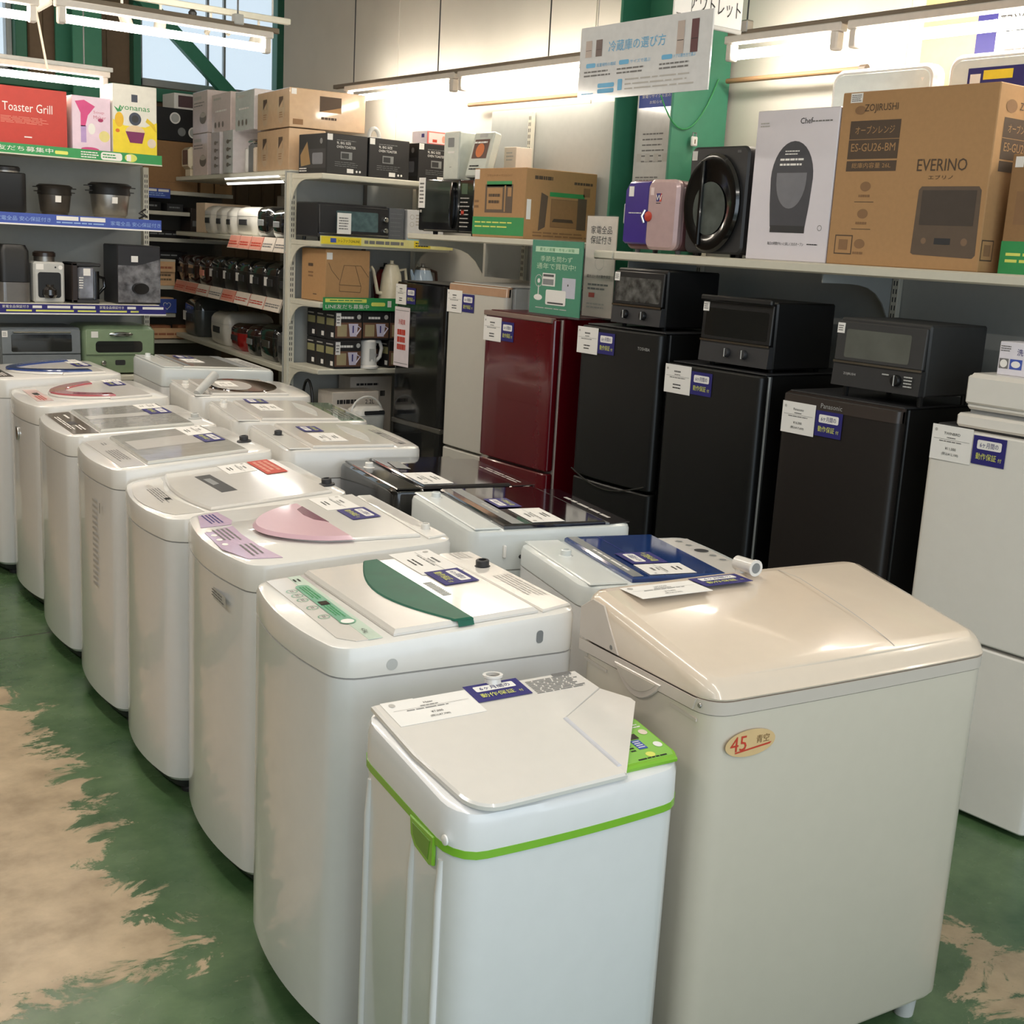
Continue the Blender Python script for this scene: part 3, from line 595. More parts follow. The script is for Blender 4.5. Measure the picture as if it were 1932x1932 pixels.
arc_ = [(-.09 + .155 * i / 12, .853 - .034 * math.sin(PI * i / 12) ** .7) for i in range(13)]
m.slab([(.075 - .155 * i / 12, .862 - .05 * math.sin(PI * i / 12) ** .8) for i in range(13)], .002, .007, BEIG, .002); m.slab([(.06 - .13 * i / 12, .858 - .032 * math.sin(PI * i / 12) ** .8) for i in range(13)], .0065, .008, mat('grip_shade', (196, 186, 172), .5), .0005)
for a, b in ((-.19, -.11), (.1, .18)): m.slab([(a, .83), (b, .826), (b, .832), (a, .836)], -.001, .0015, BEIG)
m.lathe([(.005, 0), (.004, .002)], STEEL, 10, cx=.185, cy=.86); part('side_grip', m, t)
def pt(yy):        # lid height over depth
    s = max(0, (yy + d / 2) / d)
    return .892 + .088 * min(1, s / .74) ** .66
m = MB(); rings = [[(a, b, .875) for a, b in O_(-.002)], [(a, b, pt(b) - .036 if b > -d / 2 + .05 else .878) for a, b in O_(-.003)]]
Rr = lambda i, dz: [(a, b, max(.8765 + (.03 - dz) * .3, pt(b) - dz)) for a, b in O_(i)]
rings = [[(a, b, .874) for a, b in O_(-.001)], Rr(-.003, .026), Rr(.003, .013), Rr(.013, .004), Rr(.028, 0)]
m.stack(rings, BEI, cap=False)
# smooth crown across the lid
top = rings[-1]; n = len(top); K = 14; 
half = [top[i] for i in range(n // 2 + 1)]; V = []
for i in range(n // 2 + 1):
    a = top[i]; b = top[(n - i) % n]
    for k in range(K + 1): s = k / K; xx = b[0] + (a[0] - b[0]) * s; V.append((xx, a[1], a[2] + .004 * (1 - (2 * s - 1) ** 2)))
F = [(i * (K + 1) + k, i * (K + 1) + k + 1, (i + 1) * (K + 1) + k + 1, (i + 1) * (K + 1) + k) for i in range(n // 2) for k in range(K)]
m.add(V, [tuple(reversed(f)) for f in F], BEI)
part('lid', m, t, 'glossy beige domed lid')
m = MB(); sx0 = .118
pts = [(sx0, -d / 2 + .03 + (d - .075) * i / 20) for i in range(21)]
for i in range(20):
    (xa, ya), (xb, yb) = pts[i], pts[i + 1]; za, zb_ = pt(ya) + .0042, pt(yb) + .0042
    m.add([(xa - .0012, ya, za), (xa + .0012, ya, za), (xb + .0012, yb, zb_), (xb - .0012, yb, zb_)], [(0, 1, 2, 3)], SEAM)
part('lid_seam', m, t)
m = MB().frame((-w / 2 - .004, 0, 0), rx=PI / 2, rz=-PI / 2); m.slab([(-.21, .876), (-.212, .94), (-.17, .968), (-.13, .964), (-.07, .876)], -.002, .0015, BEIG, .001); m.lathe([(.006, 0), (.005, .002)], STEEL, 12, cx=-.095, cy=.886); part('side_cheek', m, t)
al = math.atan2(pt(.18) - pt(.06), .12)
fr2 = dict(loc=(0, .06, pt(.18) + .0022), rx=0); price(t, fr2, -.325, -.14, .03, .112, 'HITACHI', '12,000', '13,200'); fr2 = dict(loc=(0, .06, pt(.18) + .0026), rx=0); warr(t, fr2, -.137, -.005, .056, .118)
m = MB().frame((.02, d / 2 - .03, zb - .002)); m.tube([(0, 0, 0), (0, 0, .03), (0, -.012, .042)], .012, LIDW, 14); m.tube([(0, .012, .042), (-.0, -.045, .044)], .0165, LIDW, 16); m.tube([(0, -.045, .044), (0, -.05, .044)], .019, LIDW, 16); m.tube([(0, -.0501, .044), (0, -.0505, .044)], .012, GREY, 16); m.slab([(-.06, -.02), (.03, -.02), (.03, .02), (-.04, .02)], 0, .006, LIDW, .003); part('water_inlet', m, t, 'white elbow water inlet')
for sx in (-1, 1):
    for sy in (-1, 1):
        m = MB(); m.lathe([(.022, 0), (.026, .05), (.028, .058)], LGREY, 14, cx=sx * .32, cy=sy * .17); part('foot', m, t)

# ================================================================ refrigerators along the wall
MINK = mat('silver_print', (170, 170, 168), .4)
def fridge(label, X, y0, y1, h, d=.56, split=None, z0=.02, door=SBLACK, side=SBLACK, bulge=.006, trim_m=None, top=DARK, handle=None, gasket=None, sw=.05, r=.02):
    w = y1 - y0
    t = thing('refrigerator', label, 'refrigerator', (X + d / 2, (y0 + y1) / 2, 0), R(-90))
    m = MB(); m.box(-w / 2 + .006, w / 2 - .006, -d / 2 + sw + .008, d / 2, .03, h - .004, side, .006); m.box(-w / 2 + .004, w / 2 - .004, -d / 2 + .03, d / 2, h - .006, h, top, .003); m.box(-w / 2 + .03, w / 2 - .03, -d / 2 + sw + .02, d / 2 - .05, .0, .035, DARK); part('cabinet', m, t)
    zs = [(z0, h - .008)] if split is None else [(z0, split - .006), (split + .006, h - .008)]
    for i, (a, b) in enumerate(zs):
        m = MB(); o = [(p, q - d / 2 + sw / 2) for p, q in outline(w, sw, r, bulge)]; o2 = [(p, q - d / 2 + sw / 2) for p, q in outline(w - .008, sw - .008, r - .004, bulge)]
        m.stack([[(p, q, a) for p, q in o2], [(p, q, a + .005) for p, q in o], [(p, q, b - .005) for p, q in o], [(p, q, b) for p, q in o2]], door)
        dn = 'door' if split is None else ('lower_door' if i == 0 else 'upper_door')
        D = part(dn, m, t)
    m = MB(); m.box(-w / 2 + .008, w / 2 - .008, -d / 2 + sw, -d / 2 + sw + .008, .04, h - .01, gasket or LGREY); part('door_seal', m, t)
    if trim_m:
        m = MB(); o = [(p, q - d / 2 + sw / 2) for p, q in outline(w, sw, r, bulge)]; o2 = [(p, q - d / 2 + sw / 2 + .01) for p, q in outline(w - .01, sw - .02, r * .5, bulge)]
        m.stack([[(p, q - .002, h - .05) for p, q in o], [(p, q, h - .012) for p, q in o], [(p, q, h - .004) for p, q in o2]], trim_m); part('top_trim', m, t)
    return t, dict(loc=(0, -d / 2 - bulge, 0), rx=PI / 2), w, d
def stick(t, fr, w, h, pw=.14, ww=.108, dx=.008, dz=.03, brand=None, yen=None, tax=None):
    x0 = -w / 2 + dx; price(t, fr, x0, x0 + pw, h - dz - .108, h - dz, brand, yen, tax)
    warr(t, fr, x0 + pw + .004, x0 + pw + .004 + ww, h - dz - .1, h - dz - .014)
WENAM = mat('fridge_white', (226, 222, 214), .35, coat=.2, var=.01)
t, fr, w, d = fridge('white two-door refrigerator nearest the camera at the right edge', 3.36, 1.797, 2.291, 1.205, split=.557, door=WENAM, side=WENAM, bulge=.004, gasket=LGREY)
stick(t, fr, w, 1.205, .142, .11, .012, .0, 'TWINBIRD', '11,000', '12,100')
BRB = mat('brown_black_steel', (31, 26, 24), .45, bump=.02, scale=180)
t, fr, w, d = fridge('brown-black refrigerator with angled top trim, beside the white one at right', 3.36, 2.41, 2.895, 1.232, split=.42, door=BRB, side=SBLACK, trim_m=mat('brown_trim', (58, 50, 46), .35), gasket=BLACK)
m = MB().frame(fr['loc'], rx=PI / 2); m.text('Panasonic', -.02, 1.192, .016, MINK, z=.003); part('badge', m, t)
fr2 = dict(fr, loc=(0, fr['loc'][1] - .001, 0)); stick(t, fr2, w, 1.232, .145, .112, .012, .035, 'Panasonic', '16,000', '17,600')
t, fr, w, d = fridge('plain black refrigerator with pale seal line under the middle toaster oven', 3.36, 3.0, 3.486, 1.27, split=.4, gasket=LGREY)
stick(t, fr, w, 1.27, .14, .107, .004, .01)
t, fr, w, d = fridge('black two-door refrigerator with curved door edge beside the red one', 3.36, 3.53, 4.008, 1.37, split=.735, bulge=.018, gasket=BLACK)
m = MB(); m.tube([(-w / 2 + .012 + (w - .024) * i / 14, -d / 2 - .014 - .012 * math.sin(PI * i / 14), .762 - .05 * math.sin(PI * i / 14)) for i in range(15)], .0035, mat('handle_edge', (44, 43, 42), .25, coat=.5), 8); part('handle', m, t, 'curved door edge')
m = MB().frame(fr['loc'], rx=PI / 2); m.text('TOSHIBA', .17, 1.295, .012, MINK, z=.002); part('badge', m, t); stick(t, fr, w, 1.37, .13, .1, .002, .012)
RED = mat('wine_red_steel', (92, 8, 20), .16, coat=.8, var=.02)
t, fr, w, d = fridge('glossy wine red two-door refrigerator', 3.36, 4.19, 4.70, 1.375, split=.70, door=RED, side=RED, bulge=.005, top=mat('dark_red_top', (84, 22, 30), .35), gasket=mat('pale_seal', (206, 190, 180), .5))
m = MB(); m.box(-w / 2, w / 2 - .01, -d / 2 - .008, -d / 2 + .02, 1.35, 1.372, mat('taupe_trim', (134, 112, 102), .35), .003); part('top_trim', m, t, 'grey brown top trim'); stick(t, fr, w, 1.375, .135, .092, .004, .03)
OFFW = mat('greige_steel', (202, 198, 188), .38, coat=.2, var=.01)
t, fr, w, d = fridge('greige refrigerator with tan top trim between the red and the tall black one', 3.5, 4.737, 5.22, 1.476, split=.655, door=OFFW, side=mat('pale_blue_grey_steel', (190, 194, 192), .4), bulge=.004, top=LGREY, trim_m=mat('tan_trim', (204, 164, 132), .25, metal=.3), gasket=LGREY)
stick(t, dict(fr, loc=(0, fr['loc'][1] - .001, 0)), w, 1.476, .13, .1, .004, .04)
t, fr, w, d = fridge('tall glossy black refrigerator with red-lettered white notice on its door', 3.62, 5.414, 5.905, 1.447, d=.5, split=.69, door=GBLACK, side=SBLACK, bulge=.004, top=DARK, gasket=BLACK)
m = MB(); m.box(-w / 2, w / 2, -d / 2 - .006, -d / 2 + .03, .668, .696, STEEL, .004); part('handle', m, t, 'silver door edge'); stick(t, fr, w, 1.447, .108, .09, .004, .02)
m = MB().frame(fr['loc'], rx=PI / 2); m.box(-w / 2 + .002, -w / 2 + .155, .985, 1.305, .0004, .0014, mat('pale_pink_paper', (228, 216, 220), .6)); m.text('冷蔵庫', -w / 2 + .078, 1.21, .03, REDP, .07, z=.003)
m.lines(-w / 2 + .035, -w / 2 + .125, 1.07, 1.19, 3, REDP, .0022, .75); m.rect(-w / 2 + .01, -w / 2 + .148, 1.285, 1.288, INKG, .002); m.rect(-w / 2 + .01, -w / 2 + .148, 1.0, 1.003, INKG, .002); part('notice', m, t, 'white notice with red lettering')

# ================================================================ toaster ovens on the refrigerators
def toaster(name, label, X, y0, y1, z0, z1, d, body=BLACK, glass=GLASSD, knobs=(), slant=.012, panel=DARK, foot=.012, ctl=.3, handle=None, sticker=True, rz=-90, glassx=(.06, .94), cat='toaster oven', tag=None):
    w = y1 - y0; h = z1 - z0
    t = thing(name, label, cat, (X + d / 2, (y0 + y1) / 2, z0) if rz == -90 else (y0 + w / 2, X + d / 2, z0), R(rz))
    m = MB(); m.box(-w / 2, w / 2, -d / 2 + .014, d / 2, foot, h, body, .006); part('body', m, t)
    zc = foot + (h - foot) * ctl
    m = MB(); m.add([(-w / 2 + .004, -d / 2 - slant, foot + .004), (w / 2 - .004, -d / 2 - slant, foot + .004), (w / 2 - .004, -d / 2 - slant * .5, zc), (-w / 2 + .004, -d / 2 - slant * .5, zc), (-w / 2 + .004, -d / 2 + .016, foot + .004), (w / 2 - .004, -d / 2 + .016, foot + .004), (w / 2 - .004, -d / 2 + .016, zc), (-w / 2 + .004, -d / 2 + .016, zc)],
                    [(0, 1, 2, 3), (1, 5, 6, 2), (4, 0, 3, 7), (3, 2, 6, 7), (0, 4, 5, 1)], panel); part('control_panel', m, t)
    a = math.atan2(slant * .5, h - zc); L_ = h - .012 - zc
    f = dict(loc=(0, -d / 2 - slant * .5, zc), rx=PI / 2 - a)
    m = T(f); m.box(-w / 2 + .003, w / 2 - .003, .004, L_, -.012, .002, body, .003); g0, g1 = -w / 2 + w * glassx[0], -w / 2 + w * glassx[1]
    D = part('door', m, t); m = T(f); m.rr(g0, g1, L_ * .12, L_ * .82, .008, glass, .0026); part('window', m, D)
    if handle:
        m = T(f); m.tube([(g0 + .01, L_ * .9, .002), (g0 + .01, L_ * .9, .016), (g1 - .01, L_ * .9, .016), (g1 - .01, L_ * .9, .002)], .005, handle, 8); part('handle', m, D)
    else:
        m = T(f); m.box(-w / 2 + .004, w / 2 - .004, -.003, .004, 0, .006, CHROME); part('handle', m, D, 'thin chrome strip')
    for q, kr, km in knobs:
        m = MB().frame((q * w - w / 2, -d / 2 - slant * .8, foot + (zc - foot) * .55), rx=PI / 2); m.lathe([(kr, 0), (kr, .006), (kr * .85, .014), (kr * .8, .015)], km, 18); m.box(-.0015, .0015, -kr * .9, kr * .9, .013, .017, LGREY); part('knob', m, t)
    for sx in (-1, 1):
        for sy in (-1, 1): m = MB(); m.lathe([(.009, 0), (.011, foot + .002)], BLACK, 8, cx=sx * (w / 2 - .03), cy=sy * (d / 2 - .04)); part('foot', m, t)
    m = MB().frame((0, -d / 2 - slant * .8 - .0004, 0), rx=PI / 2)
    if sticker: m = T(f); m.box(-w / 2 + .004, -w / 2 + .034, L_ - .04, L_ - .006, .003, .0036, PAPER); m.lines(-w / 2 + .008, -w / 2 + .03, L_ - .034, L_ - .012, 3, INKG, .0042); part('price_sticker', m, t)
    return t, f
toaster('toaster_oven', 'black toaster oven with crinkled-film window on refrigerator with curved door edge', 3.42, 3.59, 3.886, 1.37, 1.605, .30, glass=mat('crinkled_film_window', (84, 84, 82), .1, coat=1, var=.7, scale=26, bump=.5), knobs=((.3, .017, BLACK), (.66, .017, BLACK)), ctl=.34)
t, f = toaster('toaster_oven', 'black toaster oven with dim reflective window, middle one on refrigerators', 3.42, 3.02, 3.372, 1.27, 1.522, .33, knobs=((.42, .017, DARK), (.66, .017, DARK)), ctl=.34)
m = T(f); m.box(-.176, .176, .145, .166, .002, .022, BLACK, .005); part('handle', m, t)
t, f = toaster('toaster_oven', 'dark toaster oven on brown-black refrigerator with single dial at right', 3.42, 2.38, 2.737, 1.232, 1.496, .32, body=mat('dark_iron_plastic', (50, 50, 50), .55), panel=mat('iron_panel', (44, 44, 45), .5), knobs=((.74, .019, BLACK),), foot=.035, ctl=.36, glassx=(.12, .84), glass=mat('grey_oven_glass', (96, 98, 92), .1, coat=1, var=.12, scale=8))
m = MB().frame((0, -.16 - .0135, 0), rx=PI / 2); m.text('ZOJIRUSHI', -.1, .075, .01, LGREY, z=0); m.lines(.03, .06, .09, .1, 1, LGREY, 0); m.lines(.115, .15, .06, .1, 4, LGREY, 0); part('badge', m, t)
t = thing('microwave_oven', 'white slim appliance with drop-down front on white refrigerator', 'appliance', (3.62, 1.93, 1.205), R(-90))
m = MB(); m.box(-.29, .28, -.24, .24, .0, .042, WENAM, .008); part('base', m, t); m = MB(); m.box(-.27, .27, -.225, .22, .055, .165, WENAM, .008); m.box(-.262, .262, -.21, .2, .04, .056, GREY); part('body', m, t)
m = MB(); m.box(-.272, .272, -.235, -.2, .072, .158, WENAM, .006); part('front_flap', m, t)
m = MB(); m.box(-.12, .12, -.05, .05, 0, .1, mat('lilac_white_box', (226, 222, 230), .5), .002); m.frame((0, -.05, 0), rx=PI / 2)
m.rect(-.115, -.085, .02, .05, INKG, .001); m.disc(-.1, .035, .012, .012, PAPER, .0016); m.rect(-.08, -.04, .02, .05, BLUEP, .001); m.disc(-.06, .035, .015, .01, PAPER, .0016); m.text('洗', -.05, .062, .02, NAVY, z=.0012); m.lines(-.115, -.08, .07, .09, 3, INKG, .001)
solo('carton', m, 'small white box with picture panels on slim white appliance', 'box', (3.50, 2.028, 1.37), R(-90))

# ================================================================ shelving
def bracket(m, y, x0, x1, z, mt=CREMET):        # curved steel bracket under a shelf, in the x-z plane; x0 wall, x1 tip
    L_ = x1 - x0; pts = [(x0, z)] + [(x1, z), (x1, z - .03)] + [(x0 + L_ * (1 - i / 8) * .94, z - .03 - .13 * (i / 8) ** 5) for i in range(1, 9)] + [(x0, z - .17)]
    V = [(p, y - .003, q) for p, q in pts] + [(p, y + .003, q) for p, q in pts]; n = len(pts)
    m.add(V, [tuple(range(n)), tuple(reversed(range(n, 2 * n)))] + [(i, (i + 1) % n, n + (i + 1) % n, n + i) for i in range(n)], mt)
def slotpost(x, y, z0, z1, sx=.03, sy=.03, face='y'):
    m = MB(); m.box(x - sx / 2, x + sx / 2, y - sy / 2, y + sy / 2, z0, z1, CREMET, .002); z = z0 + .02
    while z < z1 - .03:
        for o_ in (-.006, .006):
            if face == 'y': m.box(x + o_ - .0022, x + o_ + .0022, y - sy / 2 - .0006, y - sy / 2, z, z + .018, DARK)
            else: m.box(x - sx / 2 - .0006, x - sx / 2, y + o_ - .0022, y + o_ + .0022, z, z + .018, DARK)
        z += .03
    return m
# --- wall shelving above the refrigerators
t = thing('shelving_bay', 'cream steel wall shelving above the black refrigerators', 'shelving', (3.98, 2.6, 0))
def bx(*a): 
    m = MB().frame((-3.98, -2.6, 0)); m.box(*a); return m
part('back_panel', bx(3.98, 3.995, .9, 4.02, .05, 2.06, PANEL), t)
part('shelf', bx(3.5, 3.975, .9, 4.0, 1.632, 1.668, CREMET, .006), t)
part('shelf', bx(3.5, 3.79, 4.003, 4.13, 1.632, 1.668, CREMET, .006), t)
for y in (2.92, 1.9, 3.95):
    q = slotpost(3.965, y, .05, 2.05, .024, .03, 'x'); q.v = [v + Vector((-3.98, -2.6, 0)) for v in q.v]; part('post', q, t)
    m = MB().frame((-3.98, -2.6, 0)); V = None
    bracket(m, y + .02, 3.955, 3.56, 1.63, PANEL); part('bracket', m, t)
t = thing('shelving_bay', 'cream steel wall shelving carrying the black microwave and kraft box', 'shelving', (3.99, 5.0, 0))
def bx(*a):
    m = MB().frame((-3.99, -5.0, 0)); m.box(*a); return m
part('back_panel', bx(4.0, 4.015, 4.42, 5.62, 1.49, 2.35, PANEL), t); part('shelf', bx(3.5, 3.985, 4.42, 5.625, 1.668, 1.698, CREMET, .006), t)
for y in (4.5, 5.25):
    q = slotpost(3.985, y, 1.49, 2.33, .024, .03, 'x'); q.v = [v + Vector((-3.99, -5.0, 0)) for v in q.v]; part('post', q, t)
q = MB().frame((-3.99, -5.0, 0)); bracket(q, 5.6, 3.97, 3.56, 1.667); part('bracket', q, t)

# --- end unit of the gondola, facing the camera
def banner(m_, x0, x1, z0, z1, y, kind):
    """shelf-edge banner facing -y"""
    m = MB(); yy = y
    bgm = {'line': GRNP, 'yel': PYEL, 'blue': BLUEP, 'navy': NAVY, 'pale': mat('pale_green_banner', (190, 214, 150), .5)}[kind]
    m.box(x0, x1, yy - .003, yy, z0, z1, bgm); m.frame((0, yy - .003, 0), rx=PI / 2); H = z1 - z0; W = x1 - x0
    if kind == 'line':
        m.rect(x0 + .02, x0 + W * .42, z0 + H * .62, z0 + H * .92, PYEL, .001); m.lines(x0 + .05, x0 + W * .38, z0 + H * .68, z0 + H * .88, 1, GRNP, .0016)
        m.text('LINE友だち募集中', x0 + .02, z0 + H * .14, H * .4, PAPER, W * .42, al='l', z=.0014); m.rr(x0 + W * .46, x0 + W * .62, z0 + H * .4, z0 + H * .75, .01, PYEL, .001)
    return m
t = thing('gondola_end_shelving', 'cream steel end shelving unit stacked with toaster boxes and kettles', 'shelving', (3.66, 6.3, 0))
def W2L(m, x, y): m.v = [v - Vector((x, y, 0)) for v in m.v]; return m
G = lambda m: W2L(m, 3.66, 6.3)
m = MB(); m.box(3.245, 4.1, 6.5, 6.515, .05, 2.0, PANEL); part('back_panel', G(m), t)
m = MB(); m.box(3.25, 4.1, 6.06, 6.5, 0, .12, CREMET, .004); part('base', G(m), t)
for x in (3.265, 4.09): part('post', G(slotpost(x, 6.47, .0, 1.99, .045, .04)), t)
for z in (.942, 1.305, 1.63, 1.985):
    m = MB(); m.box(3.255, 4.09, 6.1, 6.45, z - .03, z, CREMET, .005); s_ = part('shelf', G(m), t)
    for x in (3.26, 4.08):
        m = MB()
        pts = [(6.46, z - .002), (6.14, z - .002), (6.14, z - .03)] + [(6.46 - .32 * (1 - i / 8) * .94, z - .03 - .13 * (i / 8) ** 5) for i in range(1, 9)]
        n = len(pts); m.add([(x - .003, p, q) for p, q in pts] + [(x + .003, p, q) for p, q in pts], [tuple(range(n)), tuple(reversed(range(n, 2 * n)))] + [(i, (i + 1) % n, n + (i + 1) % n, n + i) for i in range(n)], CREMET); part('bracket', G(m), t)
# banners
m = MB(); x0, x1, z0, z1, y = 3.245, 4.1, 1.615, 1.66, 6.088; H = z1 - z0
m.box(x0, x1, y - .003, y, z0, z1, mat('yellow_white_banner', (226, 220, 150), .5)); m.frame((0, y - .003, 0), rx=PI / 2)
m.rect(x0 + .005, x0 + .1, z0 + .004, z1 - .002, YEL, .001); m.rect(x0 + .06, x0 + .095, z0 + .012, z1 - .01, BLUEP, .0016); m.rect(x0 + .1, x0 + .25, z0 + .003, z1 - .003, YEL, .001); m.text('トレファクONLINE', x0 + .175, z0 + .014, H * .38, INK, .13, z=.0018)
m.lines(x0 + .27, x0 + .53, z0 + .01, z1 - .01, 1, INKG, .0016, .7); m.rect(x0 + .59, x0 + .7, z0 + .004, z1 - .003, YEL, .001); m.lines(x0 + .6, x0 + .69, z0 + .008, z1 - .008, 2, INK, .0016); part('yellow_banner', G(m), t, 'yellow and white shelf-edge banner')
m = MB(); x0, x1, z0, z1, y = 3.27, 4.05, 1.265, 1.335, 6.088; H = z1 - z0
m.box(x0, x1, y - .003, y, z0, z1, GRNP); m.frame((0, y - .003, 0), rx=PI / 2); m.rect(x0 + .012, x0 + .27, z0 + H * .62, z0 + H * .9, PYEL, .001); m.lines(x0 + .04, x0 + .25, z0 + H * .68, z0 + H * .86, 1, GRNP, .0016)
m.text('LINE友だち募集中', x0 + .015, z0 + H * .12, H * .36, PAPER, .27, al='l', z=.0014); m.rr(x0 + .3, x0 + .39, z0 + H * .36, z0 + H * .66, .008, PYEL, .001); m.rect(x0 + .405, x0 + .43, z0 + H * .3, z0 + H * .8, PAPER, .001); part('green_banner', G(m), t, 'green shelf-edge banner with white lettering')

# --- gondola side with rice cookers (turned about 7 degrees)
GK = 1.08; gz = lambda z: z * GK - .1344      # the gondola stands just beyond the end unit, its shelves 8 per cent wider spaced
GO = Vector((3.294, 6.61, 0)); gth = R(7); GS = Vector((math.sin(gth), math.cos(gth), 0)); GT = Vector((math.cos(gth), -math.sin(gth), 0))
def gp(s, tt, z=0): return tuple(GO + GS * s * GK + GT * tt * GK + Vector((0, 0, gz(z) if z else 0)))
GR = R(-97)      # local front (-y) faces the aisle; local x runs towards the camera
def gl(m, s0=1.1, t0=.2):   # geometry given as (s,t,z) -> local of the unit
    return m
t = thing('gondola_shelving', 'cream steel gondola shelving lined with rice cookers', 'shelving', gp(1.08, .0), -gth)
# local frame: x = t, y = s-1.08
def gb(t0, t1, s0, s1, z0, z1, mt, b=0.): m = MB(); m.box(t0 * GK, t1 * GK, (s0 - 1.08) * GK, (s1 - 1.08) * GK, max(0, gz(z0)), gz(z1), mt, b); return m
part('back_panel', gb(.42, .44, -.06, .95, .15, 2.0, mat('dark_mesh_panel', (92, 86, 78), .6)), t)
part('base', gb(.0, .42, -.06, 2.2, .1244, .24, CREMET, .004), t)
for z, a in ((.955, -.04), (1.295, -.04), (1.632, -.04), (1.985, -.04)): part('shelf', gb(.0, .41, -.07, 2.15, z - .028, z, CREMET, .004), t)
def pricerail(s0, s1, z0, z1, tt=-.035, n=8):
    m = MB(); s0 *= GK; s1 *= GK; z0, z1 = gz(z0), gz(z1)
    m.M = Matrix(((0, 0, -1, tt), (-1, 0, 0, s1 - 1.08 * GK), (0, 1, 0, z0), (0, 0, 0, 1))) @ Matrix.Rotation(R(-18), 4, 'X')
    W = s1 - s0; H = (z1 - z0) * 1.05; m.box(0, W, 0, H, -.003, 0, CREAM)
    for i in range(n):
        a = W * i / n; b = W * (i + 1) / n
        m.rect(a + .004, b - .012, .004, H - .004, PINKP if i in (0, 1, n // 2) else mat('pale_price_card', (226, 214, 200), .6), .0006); m.rect(b - .01, b - .002, 0, H, REDP if i % 4 != 3 else INKG, .0008); m.lines(a + .01, b - .02, H * .25, H * .6, 2, REDP if i < n - 1 and i % 4 != 3 else INKG, .0014, .5)
    return m
part('price_rail', pricerail(-.03, 2.1, 1.245, 1.315), t, 'row of pink and white price cards'); part('price_rail', pricerail(-.12, .9, 1.56, 1.635, n=5), t, 'row of pink and white price cards')
m = gb(-.03, .06, -.02, .97, 1.93, 1.955, CREMET, .01); m.add([(q * GK, (p - 1.08) * GK, gz(z)) for q, p, z in ((-.035, 0, 1.955), (-.035, .95, 1.955), (-.01, .97, 1.918), (-.01, -.02, 1.918))], [(0, 1, 2, 3)], TUBEW); part('shelf_lamp', m, t, 'lit lamp under the top shelf')
area('shelf_lamp_light', gp(.47, -.03, 1.905), .05, .9, 3, (1, .95, .88), (0, 0, -gth))

# --- left shelving with red box and coffee makers
t = thing('shelving_unit', 'cream steel shelving unit with coffee makers and pots at left edge', 'shelving', (2.1, 7.4, 0)); G = lambda m: W2L(m, 2.1, 7.4)
m = MB(); m.box(1.2, 2.84, 7.6, 7.62, .05, 2.02, PANEL); part('back_panel', G(m), t)
m = MB(); m.box(1.2, 2.84, 7.14, 7.6, 0, .14, CREMET, .004); part('base', G(m), t)
part('post', G(slotpost(2.845, 7.58, 0, 2.0, .035, .045)), t); part('post', G(slotpost(1.62, 7.58, 0, 2.0, .035, .045)), t)
for z in (.80, 1.208, 1.69, 2.03):
    m = MB(); m.box(1.2, 2.77, 7.15, 7.58, z - .03, z, CREMET, .004); part('shelf', G(m), t)
m = MB(); x0, x1, z0, z1 = 1.2, 2.78, 2.0, 2.052; m.box(x0, x1, 7.135, 7.138, z0, z1, GRNP); m.box(x0, x1, 7.13, 7.137, z0 - .006, z0 + .001, CREMET); m.frame((0, 7.135, 0), rx=PI / 2)
m.text('LINE友だち募集中', 1.78, z0 + .014, .026, PAPER, .39, al='l', z=.0014); m.rr(2.18, 2.25, z0 + .014, z0 + .032, .006, PYEL, .001); m.lines(2.32, 2.42, z0 + .006, z1 - .008, 3, PAPER, .001); m.rr(2.43, 2.55, z0 + .004, z1 - .006, .015, PAPER, .001); m.lines(2.44, 2.53, z0 + .012, z1 - .012, 2, GRNP, .0016); m.disc(2.6, z0 + .026, .035, .022, PYEL, .001); m.rect(2.575, 2.6, z0 + .008, z1 - .01, PAPER, .0016); part('green_banner', G(m), t, 'green shelf-edge banner with white lettering')
m = MB(); z0, z1 = 1.632, 1.692; m.box(x0, 2.775, 7.135, 7.138, z0, z1, BLUEP); m.box(x0, 2.775, 7.13, 7.137, z0 - .004, z0 + .004, PAPER); m.frame((0, 7.135, 0), rx=PI / 2)
for i in range(2):
    a = 1.56 + i * .62; m.text('家電全品 安心保証付き', a + .3, z0 + .018, .024, mat('sky_lettering', (150, 180, 226), .5), .29, al='l', z=.0014)
    m.rect(a + .0, a + .12, z0 + .032, z1 - .006, PAPER, .001); m.rect(a + .13, a + .27, z0 + .032, z1 - .006, PAPER, .001); m.lines(a, a + .27, z0 + .012, z0 + .028, 1, mat('sky_lettering', (150, 180, 226)), .001)
part('blue_banner', G(m), t, 'blue shelf-edge banner')
m = MB(); z0, z1 = 1.155, 1.205; m.box(x0, 2.8, 7.135, 7.138, z0, z1, NAVY); m.box(x0, 2.8, 7.13, 7.137, z0 - .006, z0 + .001, PAPER); m.frame((0, 7.135, 0), rx=PI / 2)
for a in (1.97, 2.5): m.text('家電全品保証付き', a - .02, z0 + .028, .016, PAPER, .14, z=.0014); m.rect(a + .07, a + .12, z0 + .028, z1 - .008, PAPER, .001)
for a in (2.12, 2.26, 2.66): m.rect(a, a + .125, z0 + .028, z1 - .008, PAPER, .001)
m.lines(1.9, 2.78, z0 + .006, z0 + .022, 1, PYEL, .001, .6); part('navy_banner', G(m), t, 'navy shelf-edge banner')

